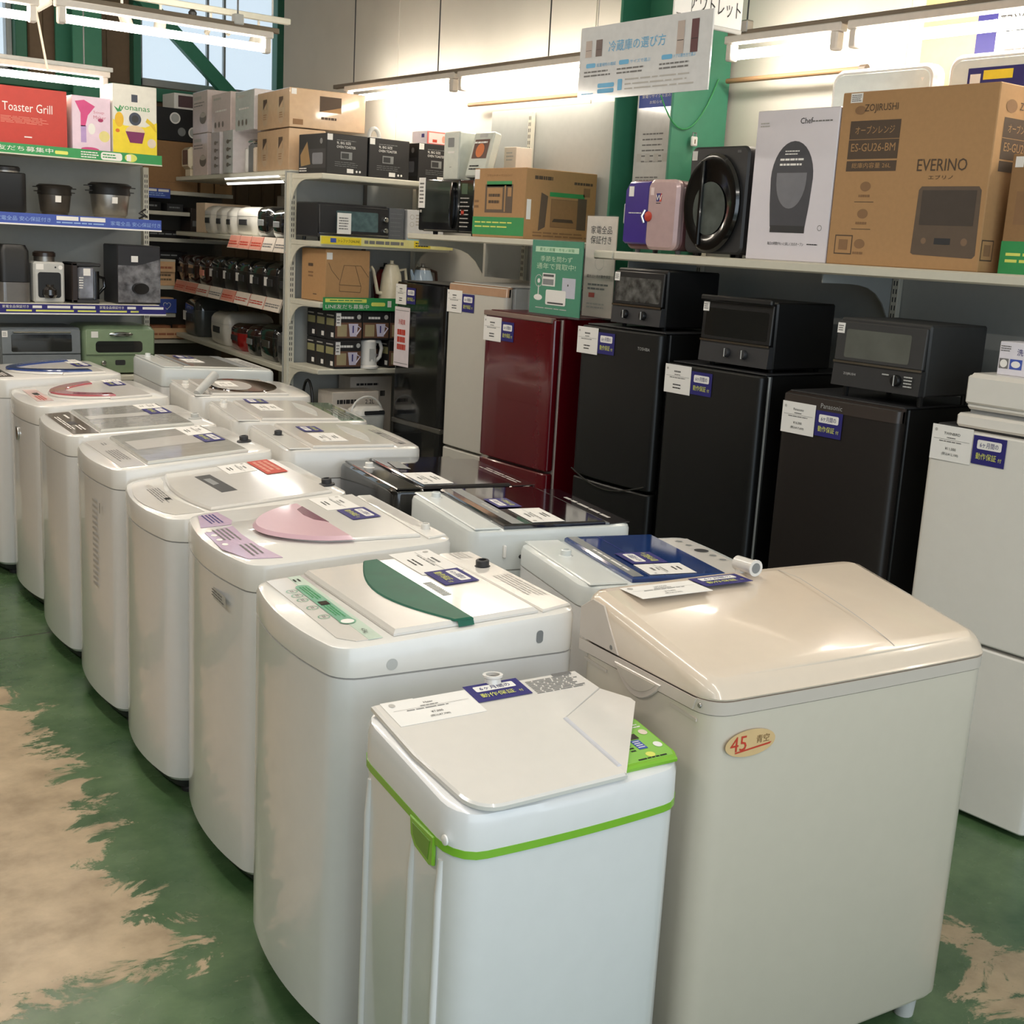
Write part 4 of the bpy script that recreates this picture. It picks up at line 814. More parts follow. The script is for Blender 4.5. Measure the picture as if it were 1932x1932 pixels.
# --- far shelving against the back wall
t = thing('back_wall_shelving', 'dim shelving at far back with toys of kraft boxes and chopstick-like price cards', 'shelving', (3.6, 9.17, 0)); G = lambda m: W2L(m, 3.6, 9.17)
t['label'] = 'dim cream shelving at the far back between coffee makers and rice cookers'
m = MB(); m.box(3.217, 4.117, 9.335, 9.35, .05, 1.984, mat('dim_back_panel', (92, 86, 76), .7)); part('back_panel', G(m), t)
for z, x1 in ((0.533, 4.05), (0.836, 4.05), (1.028, 3.6), (1.23, 3.6), (1.421, 3.6), (1.573, 4.05), (1.764, 3.712), (1.911, 4.05)):
    m = MB(); m.box(3.217, x1, 8.98, 9.33, z - .028, z, CREMET, .003); part('shelf', G(m), t)
m = MB(); m.box(3.217, 3.555, 8.965, 8.97, 1.854, 1.922, BLUEP); m.frame((0, 8.965, 0), rx=PI / 2); m.rect(3.375, 3.454, 1.899, 1.916, PAPER, .001); m.rect(3.465, 3.544, 1.899, 1.916, PAPER, .001); m.lines(3.364, 3.533, 1.866, 1.894, 2, mat('sky_lettering', (150, 180, 226)), .001); part('blue_banner', G(m), t, 'blue shelf-edge banner')
m = MB(); m.box(3.42, 3.6, 8.965, 8.97, 1.033, 1.134, BLUEP); m.frame((0, 8.965, 0), rx=PI / 2)
hx, hz = 3.527, 1.086; m.tube([(hx + .0022 * (16 * math.sin(a * PI / 12) ** 3) * .8, hz + .0018 * (13 * math.cos(a * PI / 12) - 5 * math.cos(a * PI / 6) - 2 * math.cos(a * PI / 4) - math.cos(a * PI / 3)), .001) for a in range(25)], .002, PAPER, 5); part('heart_card', G(m), t, 'blue card with white heart')
for z, a, b in ((1.365, 3.431, 3.589), (0.881, 3.409, 3.679)):
    m = MB(); m.box(a, b, 8.96, 8.97, z - .034, z + .04, mat('peach_card', (228, 186, 140), .6)); m.frame((0, 8.96, 0), rx=PI / 2); m.lines(a + .01, b - .01, z - .015, z + .008, 1, mat('peach_ink', (180, 110, 80)), .001, .7); part('price_card', G(m), t, 'peach price card')

# ================================================================ cartons and goods
def carton(label, x0, x1, y0, y1, z0, z1, mt=KRAFT, draw=None, rz=0, group=None, name='carton', cat='box', side=None, b=.003, c=None):
    """facing: rz=0 faces -y; rz=-90 faces -x (x0,x1 / y0,y1 are world extents)"""
    cx, cy = (x0 + x1) / 2, (y0 + y1) / 2
    if abs(rz) == 90: w, d = y1 - y0, x1 - x0
    else: w, d = x1 - x0, y1 - y0
    h = z1 - z0; m = MB(); m.box(-w / 2, w / 2, -d / 2, d / 2, 0, h, mt, b)
    m.frame((0, -d / 2, 0), rx=PI / 2)
    if draw: draw(m, w, h)
    if side: m.frame((w / 2 if side[0] > 0 else -w / 2, 0, 0), rx=PI / 2, rz=PI / 2 * side[0]); side[1](m, d, h)
    m.M = Matrix()
    return solo(name, m, label, cat, (cx, cy, z0), R(rz), group)
def gcarton(label, s0, s1, t0, t1, z0, z1, mt, draw=None, side=None, group=None):
    o = carton(label, 0, (s1 - s0) * GK, 0, (t1 - t0) * GK, 0, (z1 - z0) * GK, mt, draw, 0, group, side=side); o.location = gp((s0 + s1) / 2, (t0 + t1) / 2, z0); o.rotation_euler = (0, 0, GR); return o
# wall shelf, from far to near
t = thing('mini_fridge', 'purple and pink countertop mini fridge with round red latch', 'mini fridge', (3.55 + .1, 3.842, 1.668), R(-90))
PUR = mat('purple_plastic', (62, 42, 136), .3, coat=.3); PKM = mat('pearl_pink_plastic', (204, 176, 176), .25, metal=.25, coat=.5)
def prof(w, h, r): return [(a + w / 2, b + h / 2) for a, b in outline(w, h, r)]
m = MB().frame((-.165, -.085, .014), rx=PI / 2); m.slab(prof(.33, .275, .04), -.17, 0, mat('dusky_rose_plastic', (120, 82, 86), .3, coat=.5), .01); part('body', m, t)
m = MB().frame((-.165, -.086, .014), rx=PI / 2); m.slab([(0.004, .03), (.006, .235), (.03, .268), (.15, .27), (.15, .02), (.02, .02)], 0, .02, PUR, .006); m.rect(.03, .06, .21, .25, PAPER, .0206); m.lines(.035, .12, .14, .148, 1, PAPER, .0206); m.disc(.128, .144, .006, .006, PAPER, .021); m.box(0, .01, .1, .18, .0, .018, LGREY, .003); part('purple_panel', m, t, 'purple left half of front')
m = MB().frame((-.165, -.086, .014), rx=PI / 2); m.slab([(a + .148, b) for a, b in prof(.18, .277, .035)], 0, .028, PKM, .012); m.rect(.205, .235, .19, .222, NAVY, .0286); m.poly([(.222, .19), (.235, .19), (.235, .222), (.23, .222)], REDP, .029); m.text('W', .22, .194, .022, PAPER, z=.0294); m.lines(.205, .235, .18, .187, 1, INK, .029); m.rect(.17, .19, .215, .245, mat('pale_rose_sticker', (226, 206, 204), .5), .029); part('door', m, t, 'pearly pink right half of front')
m = MB().frame((.0, -.112, .145), rx=PI / 2); m.lathe([(.02, 0), (.02, .006), (.014, .01)], REDP, 18); m.tube([(-.026, .025, .0), (-.03, 0, .012), (-.028, -.025, .0)], .005, CHROME, 6); part('latch', m, t, 'round red latch')
for a in (-.12, .12):
    for b in (-.05, .05): m = MB(); m.lathe([(.01, 0), (.012, .016)], GREY, 8, cx=a, cy=b); part('foot', m, t)
t = thing('air_oven', 'black upright air oven with big round glass door', 'air oven', (3.55 + .15, 3.497, 1.668), R(-90))
m = MB(); m.frame((-.155, -.14, .012), rx=PI / 2); m.slab(prof(.31, .40, .03), -.28, .0, mat('charcoal_plastic', (38, 38, 40), .4), .008); m.rect(.012, .04, .35, .385, PAPER, .001); m.lines(.25, .27, .375, .385, 2, GREY, .001); part('body', m, t)
m = MB().frame((-.01, -.14, .2), rx=PI / 2); m.lathe([(.142, 0), (.146, .012), (.138, .022), (.108, .024), (.1, .02), (.0, .02)][:-1], GBLACK, 40, 1, 1.28); D = part('door', m, t, 'round glossy door')
m = MB().frame((-.01, -.162, .2), rx=PI / 2); m.disc(0, -.02, .085, .1, mat('glass_grey', (86, 92, 88), .06, coat=1, var=.3, scale=12), .001, 36); m.box(-.052, -.034, -.16, .16, 0, .012, GBLACK, .004); part('window', m, D)
for a in (-.11, .11):
    for b in (-.1, .1): m = MB(); m.lathe([(.012, 0), (.014, .014)], BLACK, 8, cx=a, cy=b); part('foot', m, t)
OVW = mat('white_gloss_carton', (226, 220, 226), .35, coat=.3, var=.01); OVD = mat('printed_dark_grey', (70, 70, 76), .5); OVM = mat('printed_mid_grey', (120, 120, 126), .5)
def dr(m, w, h):
    c = .0; m.poly([(-.082, .12), (.082, .12), (.092, .2), (.098, .29)] + [(.098 * math.cos(PI * i / 16), .29 + .13 * math.sin(PI * i / 16)) for i in range(1, 16)] + [(-.098, .29), (-.092, .2)], OVD)
    m.rect(-.08, .082, .1, .125, DARK, .0008); m.poly([(-.07, .31), (.07, .31)] + [(.07 * math.cos(PI * i / 16), .29 - .105 * math.sin(PI * i / 16)) for i in range(0, 17)], OVM, .0012)
    m.lines(-.06, .06, .33, .365, 2, PAPER, .0012, .4); m.lines(-.04, .03, .37, .39, 2, PAPER, .0012, .4); m.text('Chef', .045, .478, .02, INK, al='c'); m.lines(.07, .17, .48, .49, 1, INKG); m.lines(-.17, -.12, .47, .49, 2, INKL); m.text('毎日の時間がもっと楽しくなるオーブン', 0, .055, .012, INK, .17); m.lines(.1, .15, .058, .066, 1, INK); m.ring(.15, .12, .01, .002, INKG)
carton('white glossy box printed with dome-shaped black oven', 3.55, 3.86, 2.93, 3.308, 1.668, 2.198, OVW, dr, -90)
PRB = mat('printed_taupe', (96, 80, 66), .6); PRL = mat('printed_umber', (128, 102, 80), .7)
def dz(m, w, h):
    x = -w / 2; m.text('ZOJIRUSHI', x + .165, h - .072, .03, KINK, .135); m.disc(x + .08, h - .06, .022, .014, KINKL, .001); m.rect(x + .035, x + .085, h - .035, h - .004, PAPER, .001); m.lines(x + .04, x + .08, h - .032, h - .008, 4, INKG, .0014)
    m.rect(x + .045, x + .25, h - .155, h - .095, KINK); m.rect(x + .045, x + .25, h - .22, h - .157, KINK, .0006); m.rect(x + .045, x + .25, h - .26, h - .226, KINK)
    m.text('オーブンレンジ', x + .148, h - .138, .026, KRAFT, .16); m.text('ES-GU26-BM', x + .148, h - .195, .026, KRAFT, .18); m.text('総庫内容量 26L', x + .148, h - .25, .018, KRAFT, .16)
    m.text('EVERINO', x + .425, h - .262, .038, KINK, .185); m.text('エブリノ', x + .425, h - .288, .013, KINK, .09)
    for i, q in enumerate((h - .31, h - .4, h - .5)):
        m.disc(x + .135, q, .022, .016, KINKL); m.lines(x + .11, x + .16, q - .04, q - .022, 1, KINKL); 
        if i < 2: m.rect(x + .095, x + .175, q - .052, q - .05, KINK)
    m.slab([(x + .345, .05), (x + .355, .045), (x + .575, .04), (x + .585, .05), (x + .58, .25), (x + .57, .262), (x + .36, .262), (x + .35, .25)], 0, .0006, PRB); m.rect(x + .365, x + .565, .14, .25, mat('printed_dark_taupe', (70, 60, 52)), .001); m.disc(x + .39, .09, .01, .01, PRL, .001); m.disc(x + .54, .09, .012, .012, PRL, .001); m.rect(x + .43, x + .49, .08, .1, DARK, .001)
    for a in (x + .03,): m.rect(a, a + .075, .035, .1, KINK, .0004); m.rect(a + .004, a + .071, .039, .096, KRAFT, .0006); m.rect(a + .018, a + .056, .05, .085, KINKL, .0012)
def dzs(m, w, h):
    x = -w / 2; m.text('ZOJIRUSHI', x + .19, h - .08, .03, KINK, .15, z=.0014); m.disc(x + .07, h - .065, .03, .02, KINKL, .001); m.rect(x + .04, x + .25, h - .16, h - .1, KINK); m.rect(x + .04, x + .25, h - .225, h - .162, KINK); m.rect(x + .04, x + .25, h - .262, h - .23, KINK); m.text('オーブンレンジ', x + .145, h - .143, .026, KRAFT, .16); m.text('ES-GU26-BM', x + .145, h - .2, .026, KRAFT, .18); m.rect(x + .005, x + .07, .035, .1, KINK, .0004); m.rect(x + .009, x + .066, .039, .096, KRAFT, .0006); m.rect(x + .02, x + .055, .05, .085, KINKL, .0012)
carton('big kraft box with dark oven range print, largest on wall shelf', 3.55, 3.88, 2.325, 2.925, 1.668, 2.24, KRAFT, dz, -90, side=(1, dzs))
def db3(m, w, h): m.rect(-w / 2, w / 2, .0, .1, GRNP); m.rect(-w / 2 + .03, w / 2 - .03, .15, .25, KINKL); m.rect(-w / 2 + .012, -w / 2 + .04, h - .04, h - .008, PAPER); m.lines(-w / 2 + .02, w / 2 - .05, .03, .07, 2, PYEL, .0012)
carton('kraft box with green bottom band cut off by the right edge', 3.6, 3.9, 1.9, 2.285, 1.668, 2.03, KRAFTD, db3, -90)
HEAT = mat('pearl_white_plastic', (236, 236, 232), .2, coat=.7, var=.01)
for lab, a, b, z in (('white round-cornered panel appliance behind white and kraft boxes', 2.80, 3.26, 2.375), ('white round-cornered panel appliance at the right edge behind kraft box', 2.3, 2.755, 2.39)):
    t = thing('panel_heater', lab, 'appliance', (3.925, (a + b) / 2, 1.668), R(-90)); w_ = b - a; h_ = z - 1.668
    m = MB().frame((-w_ / 2, -.025, 0), rx=PI / 2); m.slab(prof(w_, h_, .05), -.03, .02, HEAT, .012); part('body', m, t)
    m = MB().frame((-w_ / 2, -.045, 0), rx=PI / 2); m.slab([(p + .02, q + .02) for p, q in prof(w_ - .04, h_ - .04, .04)], 0, .0035, mat('pale_aqua_plastic', (222, 230, 226), .25, coat=.5), .002); m.poly([(w_ - .06, h_ - .05), (w_ - .045, h_ - .05), (w_ - .052, h_ - .063)], PAPER, .0042); part('front_cover', m, t)
m = MB(); m.box(-.35, .35, 0, .006, 0, .42, PAPER); m.frame((0, 0, 0), rx=PI / 2); m.rect(-.35, -.12, .0, .42, mat('ochre_print', (206, 184, 128), .6), .0008); m.rect(-.12, -.04, 0, .42, NAVY, .001); m.text('配送料金', .07, .17, .06, INK, .2, z=.001); m.lines(.0, .2, .06, .12, 2, INKG, .001)
solo('poster', m, 'wall poster with yellow and purple blocks and delivery fee lettering', 'poster', (4.143, 2.72, 2.33), R(-90))
m = MB(); m.box(-.11, .11, 0, .006, 0, .1, NAVY); m.frame((0, 0, 0), rx=PI / 2); m.rect(-.05, .06, .06, .09, YEL, .001); m.rect(-.1, -.06, .05, .08, PAPER, .001)
solo('price_card', m, 'small purple and yellow card above the biggest kraft box', 'card', (3.875, 2.56, 2.2405), R(-90))

# second wall shelf: microwave and kraft box
t = thing('microwave_oven', 'black microwave oven with vertical oval handle on wall shelf', 'microwave oven', (3.74, 5.36, 1.698), R(-90))
m = MB(); m.box(-.245, .245, -.16, .17, .015, .272, BLACK, .006); [m.lathe([(.012, 0), (.014, .016)], DARK, 8, cx=a, cy=b) for a in (-.18, .18) for b in (-.12, .12)]; part('body', m, t)
m = MB().frame((0, -.16, 0), rx=PI / 2); m.box(-.243, .12, .018, .27, 0, .028, GBLACK, .006); m.rr(-.21, .06, .06, .23, .012, mat('microwave_window', (40, 44, 40), .1, coat=1, var=.3, scale=10), .0285); m.lines(-.23, -.21, .1, .24, 5, INKL, .029); D = part('door', m, t)
m = MB().frame((.075, -.19, .145), rx=PI / 2); m.lathe([(.02, 0), (.02, .012), (.01, .018)], GBLACK, 20, 1, 5.6); part('handle', m, D)
m = MB().frame((0, -.16, 0), rx=PI / 2); m.box(.122, .243, .018, .27, 0, .024, GBLACK, .005); m.rect(.14, .19, .2, .25, mat('display_green', (70, 92, 72), .2), .0246); m.rect(.14, .165, .1, .125, REDP, .0246); m.lines(.13, .21, .035, .19, 8, INKL, .0246, .25); part('control_panel', m, t)
m = MB().frame((-.243, -.189, .13), rx=PI / 2); m.box(0, .06, 0, .15, 0, .002, PAPER); m.lines(.01, .05, .02, .13, 6, INKG, .0026); part('price_tag', m, t)
def dmw(m, w, h):
    m.text('フラットオーブンレンジ', 0, h - .04, .012, KINKL, .2); m.rect(-.1, .1, h - .085, h - .06, GRNP); m.rect(-w / 2, w / 2, .012, .095, GRNP); m.lines(-w / 2 + .02, w / 2 - .08, .04, .08, 2, PYEL, .0012, .3)
    m.rect(-.11, .11, .115, .245, PRB); m.rect(-.095, .03, .13, .23, KRAFT, .001); m.lines(-.08, .02, .15, .21, 2, KINK, .0016); m.rect(.045, .055, .12, .24, KRAFT, .001); m.rect(.07, .1, .19, .23, KRAFT, .001); m.rect(-w / 2 + .005, -w / 2 + .045, h - .05, h - .005, PAPER, .001); m.lines(-w / 2 + .01, -w / 2 + .05, .13, .18, 2, KINKL)
def dms(m, w, h):
    m.lines(-w / 2 + .05, -w / 2 + .16, h - .05, h - .03, 1, KINK, fill=.8); m.rect(-.07, .14, h - .12, h - .1, GRNP); m.lines(w / 2 - .14, w / 2 - .02, h - .06, h - .045, 1, KINK, fill=.8); m.rect(w / 2 - .08, w / 2 - .04, h - .11, h - .07, KINKL)
    m.rect(-.06, .12, .06, .19, KINKL); m.rect(-.056, .116, .064, .186, KRAFTD, .001); m.rect(.1, .155, .055, .2, PRB, .0014); m.poly([(-.13, .04), (-.09, .06), (-.08, .2), (-.12, .215)], PRB, .001); m.poly([(-.05, .085), (.08, .085), (.07, .1), (-.04, .1)], KINK, .0018); m.rect(-w / 2 + .01, -w / 2 + .035, .09, .18, PAPER, .001); m.lines(-.16, .18, .012, .04, 2, KINKL)
carton('kraft microwave box with green bands on wall shelf beside column', 3.55, 3.975, 4.695, 5.108, 1.698, 2.018, KRAFT, dmw, -90, side=(1, dms))

# signs standing on the red refrigerator
AC = mat('clear_acrylic', (236, 240, 238), .04, alpha=.05)
t = thing('sign_stand', 'green A4 sign with fan and heaters on red refrigerator', 'sign', (3.44, 4.30, 1.372), R(-90), rx=0)
m = MB(); m.box(-.175, .175, 0, .005, .008, .325, mat('teal_green_sign', (34, 140, 104), .35, coat=.6)); m.frame((0, 0, 0), rx=PI / 2)
m.rect(-.15, .15, .275, .298, mat('pale_mint_print', (190, 224, 190), .5), .0008); m.text('夏モノ家電・冬モノ家電', 0, .28, .013, GRNP, .24, z=.0014); m.text('季節を問わず', -.0, .235, .024, mat('pale_mint_print', (190, 224, 190)), .22, z=.0014); m.text('通年で買取中!', 0, .202, .026, mat('pale_mint_print', (190, 224, 190)), .27, z=.0014)
m.ring(-.115, .15, .027, .003, LGREY, .001); m.disc(-.115, .15, .01, .01, PAPER, .001); m.rect(-.118, -.112, .08, .13, PAPER, .001); m.disc(-.115, .078, .03, .013, PAPER, .0012)
m.rect(-.09, .0, .13, .185, PAPER, .001); m.rect(-.085, -.01, .135, .16, GREY, .0014); m.rect(-.085, -.01, .17, .18, DARK, .0014); m.rect(.05, .14, .085, .17, mat('print_lilac_grey', (196, 196, 210)), .001); m.disc(.09, .14, .005, .005, DARK, .0014); m.rr(-.06, .08, .05, .115, .008, PAPER, .0018); m.rect(-.045, .065, .055, .062, DARK, .0022); m.lines(-.13, .13, .03, .038, 1, LGREY, .001)
part('sheet', m, t); m = MB(); m.box(-.18, .18, -.004, -.0015, 0, .33, AC); m.box(-.18, .18, -.004, .06, 0, .003, AC); part('acrylic_holder', m, t)
t = thing('sign_stand', 'tall white guarantee sign behind toaster and green sign', 'sign', (3.63, 4.235, 1.372), R(-90))
m = MB(); m.box(-.1, .1, 0, .005, .006, .44, mat('sign_paper', (222, 212, 202), .5, coat=.3)); m.frame((0, 0, 0), rx=PI / 2); m.text('家電全品', .0, .365, .034, INK, .14, z=.0012); m.text('保証付き', .0, .322, .034, INK, .14, z=.0012); m.ring(0, .24, .03, .002, INKL, .001); m.lathe
m.text('最大12ヶ月の動作保証', 0, .175, .014, INK, .16, z=.0012); m.lines(-.07, .07, .12, .155, 2, INKG, .001); m.rect(-.06, -.02, .09, .11, REDP, .001); m.lines(-.07, .07, .04, .07, 2, INKL, .001); part('sheet', m, t); m = MB(); m.box(-.102, .102, -.004, -.0015, 0, .444, AC); m.box(-.102, .102, -.004, .07, 0, .003, AC); part('acrylic_holder', m, t)
# plastic-covered sheet hanging in the column
m = MB(); m.box(-.12, .12, 0, .004, 0, .44, mat('sleeve_paper', (206, 204, 200), .12, coat=1)); m.frame((0, 0, 0), rx=PI / 2); m.rect(-.11, .11, .36, .43, BLUEP, .001); m.text('家電リサイクル法の', 0, .4, .014, PAPER, .18, z=.0016); m.text('お知らせ', 0, .375, .014, PAPER, .08, z=.0016); m.lines(-.07, .08, .12, .26, 6, INKG, .001, .25); [m.rect(-.1 + i * .055, -.07 + i * .055, .13, .165, INKL, .0012) for i in range(4)]; m.lines(-.1, .06, .03, .07, 3, INKG, .001)
solo('plastic_sleeve_sheet', m, 'blue-headed information sheet in plastic sleeve hanging inside green column', 'sign', (3.87, 4.21, 1.93), R(-90))
# cord and padlock on the column face
m = MB(); m.tube([(3.72 + .33 * i / 12, 4.022, 2.19 + .17 * (2 * i / 12 - .85) ** 2 - (.0)) for i in range(13)], .003, GRNP, 6); solo('cord', W2L(m, 3.9, 4.022), 'thin green cord looped across green column', 'cord', (3.9, 4.022, 0))
m = MB(); m.box(-.018, .018, -.012, .0, -.04, 0, PAPER, .004); m.tube([(-.01, -.006, 0), (-.01, -.006, .015), (.01, -.006, .015), (.01, -.006, 0)], .003, STEEL, 6); m.box(-.003, .003, -.0125, -.012, -.03, -.012, BROWN); solo('padlock', m, 'small white padlock hanging on green column', 'padlock', (3.92, 4.014, 2.165))

# hanging signs
t = thing('hanging_sign', 'glossy hanging board with blue lettering on choosing refrigerators', 'sign', (3.2, 3.58, 2.23), R(-90))
SKY = mat('sky_blue_print', (96, 172, 214), .4); GLP = mat('glossy_board', (226, 226, 226), .1, coat=1)
m = MB(); m.box(-.352, .352, 0, .006, 0, .265, GLP); m.frame((0, 0, 0), rx=PI / 2); m.text('冷蔵庫の選び方', -.03, .165, .04, SKY, .31, z=.0012)
for x_, c1 in ((-.3, mat('print_greige', (186, 170, 160))), (-.24, mat('print_umber', (110, 92, 86))), (.2, mat('print_greige', (186, 170, 160))), (.27, mat('print_maroon', (92, 48, 52)))):
    hh = .06 if x_ < 0 else .11; b_ = .155 if x_ < 0 else .13; m.rect(x_ - .018, x_ + .018, b_, b_ + hh, c1, .001); m.rect(x_ - .016, x_ + .016, b_ + hh * .4, b_ + hh * .42, INK, .0014)
for a, l in ((-.31, '設置場所の確認'), (-.12, 'サイズで選ぶ'), (.11, 'ドアの開き方で選ぶ')): m.rr(a, a + .055, .116, .132, .006, SKY, .001); m.text(l, a + .062, .117, .013, SKY, .11, al='l', z=.0012); m.lines(a - .01, a + .15, .08, .108, 2, INKG, .001, .4)
for a in (.0, .02): m.rr(-.235, -.14, .02 + a, .036 + a, .006, SKY, .001)
m.rr(-.12, -.095, .025, .065, .004, SKY, .001); m.lines(-.08, .3, .02, .07, 3, INKL, .001, .3); m.lines(-.33, -.25, .018, .026, 1, SKY, .001); part('board', m, t)
for q in (-.26, .24): m = MB(); m.tube([(q, .003, .265), (q, .003, .6), (q, .003, 1.37)], .0015, STEEL, 5); part('wire', m, t)
t = thing('hanging_sign', 'white hanging board with thick black lettering cut by the top edge', 'sign', (3.45, 3.52, 2.5)); t.rotation_euler = (0, 0, 0)
m = MB(); m.box(-.16, .19, 0, .008, 0, .22, PAPER); m.box(-.162, .192, -.004, .01, -.006, .01, LGREY, .003); m.frame((0, 0, 0), rx=PI / 2); m.text('アウトレット', .05, .045, .06, INK, .26, z=.0012); m.lines(-.15, -.1, .02, .03, 1, INKG, .001); part('board', m, t)
for q in (-.14, .17): m = MB(); m.tube([(q, .004, .22), (q, .004, 1.1)], .0015, STEEL, 5); part('wire', m, t)

# ================================================================ goods on the gondola end unit
MATB = mat('matt_black_carton', (32, 31, 32), .55, var=.02)
def dtb(m, w, h):
    m.text('9L BIG SIZE', -w / 2 + .06, h - .052, .013, PAPER, .085, al='l'); m.text('OVEN TOASTER', -w / 2 + .06, h - .072, .013, PAPER, .115, al='l'); m.lines(-w / 2 + .06, .06, h - .035, h - .028, 1, GREY)
    m.rect(-w / 2 + .085, -w / 2 + .155, h - .13, h - .09, GREY); m.rect(-w / 2 + .09, -w / 2 + .135, h - .125, h - .097, DARK, .001); m.lines(-w / 2 + .05, .08, .04, .07, 3, GREY, .0008, .2); m.rect(.0, .04, .012, .034, PAPER); m.disc(.06, .022, .006, .006, PAPER); m.disc(.08, .022, .006, .006, PAPER); m.rect(-w / 2 + .003, -w / 2 + .035, h - .035, h - .003, PAPER)
def dts(m, w, h): m.rect(-w / 2 + .01, w / 2 - .01, .03, h - .08, DARK); m.poly([(-w / 2 + .02, .1), (-.06, .17), (-.02, .05), (-w / 2 + .03, .04)], mat('print_tan', (150, 120, 80)), .001); m.rr(.0, .12, .05, .11, .01, OVM, .001); m.disc(.1, h - .04, .015, .015, GREY, .001); m.lines(-w / 2 + .01, -.05, .01, .035, 2, PAPER)
for i, (a, b) in enumerate(((3.295, 3.545), (3.555, 3.812), (3.872, 4.13))):
    carton(('black oven toaster box, leftmost of three on top of end shelving', 'black oven toaster box, middle of three on top of end shelving', 'black oven toaster box under the red and white box')[i], a, b, 6.13, 6.45, 1.985, 2.195, MATB, dtb, 0, 'black oven toaster boxes', side=(-1, dts))
def gob(m, w, h):
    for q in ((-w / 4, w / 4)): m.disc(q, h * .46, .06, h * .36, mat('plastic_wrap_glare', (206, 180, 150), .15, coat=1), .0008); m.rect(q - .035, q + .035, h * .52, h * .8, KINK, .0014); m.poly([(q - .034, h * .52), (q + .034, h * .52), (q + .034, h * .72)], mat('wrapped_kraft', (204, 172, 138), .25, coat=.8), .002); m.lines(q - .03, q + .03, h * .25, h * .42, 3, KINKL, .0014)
WK = mat('wrapped_kraft', (204, 172, 138), .25, coat=.8)
gcarton('film-wrapped kraft box with two black labels under the brown rice cooker box', -.05, .46, .0, .2, 1.985, 2.195, WK, gob)
def brn2(m, w, h): m.rect(-.05, .08, h * .45, h * .85, KINK); m.poly([(-.049, h * .45), (.079, h * .45), (.079, h * .6)], KRAFT, .0012); m.lines(-.04, .07, h * .22, h * .36, 1, KINK); m.rect(-w / 2 + .02, -w / 2 + .08, .015, .045, KINKL); m.rect(-w / 2 + .01, -w / 2 + .04, h - .035, h - .004, PAPER)
o = gcarton('brown kraft box with dark label lying over the leftmost oven toaster box', -.05, .46, .0, .42, 2.2, 2.395, WK, gob, side=(1, brn2))
m = MB(); m.box(-.075, .075, -.08, .08, 0, .07, mat('coral_print', (226, 110, 104), .5), .002); m.frame((0, -.08, 0), rx=PI / 2); m.rect(-.065, .068, .005, .062, mat('pale_pink_print', (240, 210, 204))); m.rect(-.04, -.01, .01, .026, REDP, .001); m.disc(.035, .03, .012, .02, PINKP, .001)
m.frame((-.075, 0, 0), rx=PI / 2, rz=-PI / 2); m.rect(-.078, .078, .0, .07, mat('pale_lilac_print', (222, 214, 222))); m.rect(.02, .05, .035, .055, NAVY, .001); solo('carton', m, 'small red and white box on the rightmost oven toaster box', 'box', (4.02, 6.24, 2.197))
m = MB(); m.tube([(-.028 * math.cos(PI * i / 12) * 1.2, 0, .012 + .05 * math.sin(PI * i / 12)) for i in range(13)], .012, LGREY, 10); m.lathe([(.05, 0), (.05, .012), (.04, .014)], LGREY, 20); solo('ring_handle_appliance', m, 'grey looped handle standing behind the middle oven toaster box', 'appliance', (3.68, 6.3, 2.196))
# on the black microwave
WP = mat('pale_grey_green_plastic', (206, 210, 200), .35)
t = thing('slim_dispenser', 'slim pale grey dispenser with square recess on black microwave', 'dispenser', (3.70, 5.425, 1.971), R(-90))
m = MB(); m.box(-.07, .07, -.08, .1, 0, .235, WP, .006); part('body', m, t); m = MB().frame((0, -.08, 0), rx=PI / 2); m.rr(-.03, .025, .16, .205, .004, GREY, .001); m.rect(-.03, .03, .13, .14, PAPER, .001); m.lines(-.01, .01, .06, .066, 1, INKG); part('recess', m, t)
t = thing('food_pack', 'leaning pack with orange food picture beside slim pale dispenser', 'pack', (3.66, 5.235, 1.971), R(-90))
m = MB(); m.frame((0, 0, 0), rx=R(-14)); m.box(-.085, .085, -.03, .02, 0.008, .235, WP, .008); m.frame((0, -.0305 * math.cos(R(14)), .0075), rx=PI / 2 - R(14)); m.rr(-.03, .035, .205, .222, .004, LGREY, .001); m.rect(-.06, .065, .1, .195, mat('dark_food_print', (96, 62, 50)), .001); m.disc(.0, .14, .035, .035, mat('orange_print', (214, 116, 54)), .0014); m.lines(-.06, .06, .17, .19, 1, PAPER, .0016); m.lines(-.06, .04, .04, .07, 2, INK, .001); part('front', m, t)
m = MB(); m.box(-.05, .05, -.05, .05, 0, .17, mat('offwhite_box', (226, 214, 200), .6), .002); m.frame((0, -.05, 0), rx=PI / 2); m.lines(-.03, .03, .1, .15, 3, INKL); solo('carton', m, 'small off-white box right of the leaning food pack', 'box', (3.85, 5.17, 1.971), R(-90))
# toaster shelf
toaster('toaster_oven', 'black toaster oven with paper tag and two silver knobs on end shelving', 6.12, 3.25, 3.685, 1.631, 1.835, .26, body=mat('graphite', (34, 34, 36), .4), glass=mat('teal_oven_glass', (84, 104, 106), .1, coat=1, var=.2), knobs=(), rz=0, foot=.02, ctl=.12, glassx=(.24, .84), sticker=False)
tt_ = [o for o in bpy.data.objects if o.get('label', '').startswith('black toaster oven with paper tag')][0]
for zz in (.085, .145): m = MB().frame((.192, -.132, zz - .015), rx=PI / 2); m.lathe([(.017, 0), (.017, .008), (.014, .018), (.012, .019)], CHROME, 20); part('knob', m, tt_, 'silver knob')
m = MB().frame((3.355, 6.105, 1.675), rx=PI / 2); m.box(0, .085, 0, .11, 0, .002, PAPER); m.lines(.01, .07, .02, .09, 5, INKG, .0026); solo('price_tag', m, 'white paper tag hanging on two-knobbed black toaster oven', 'price tag')
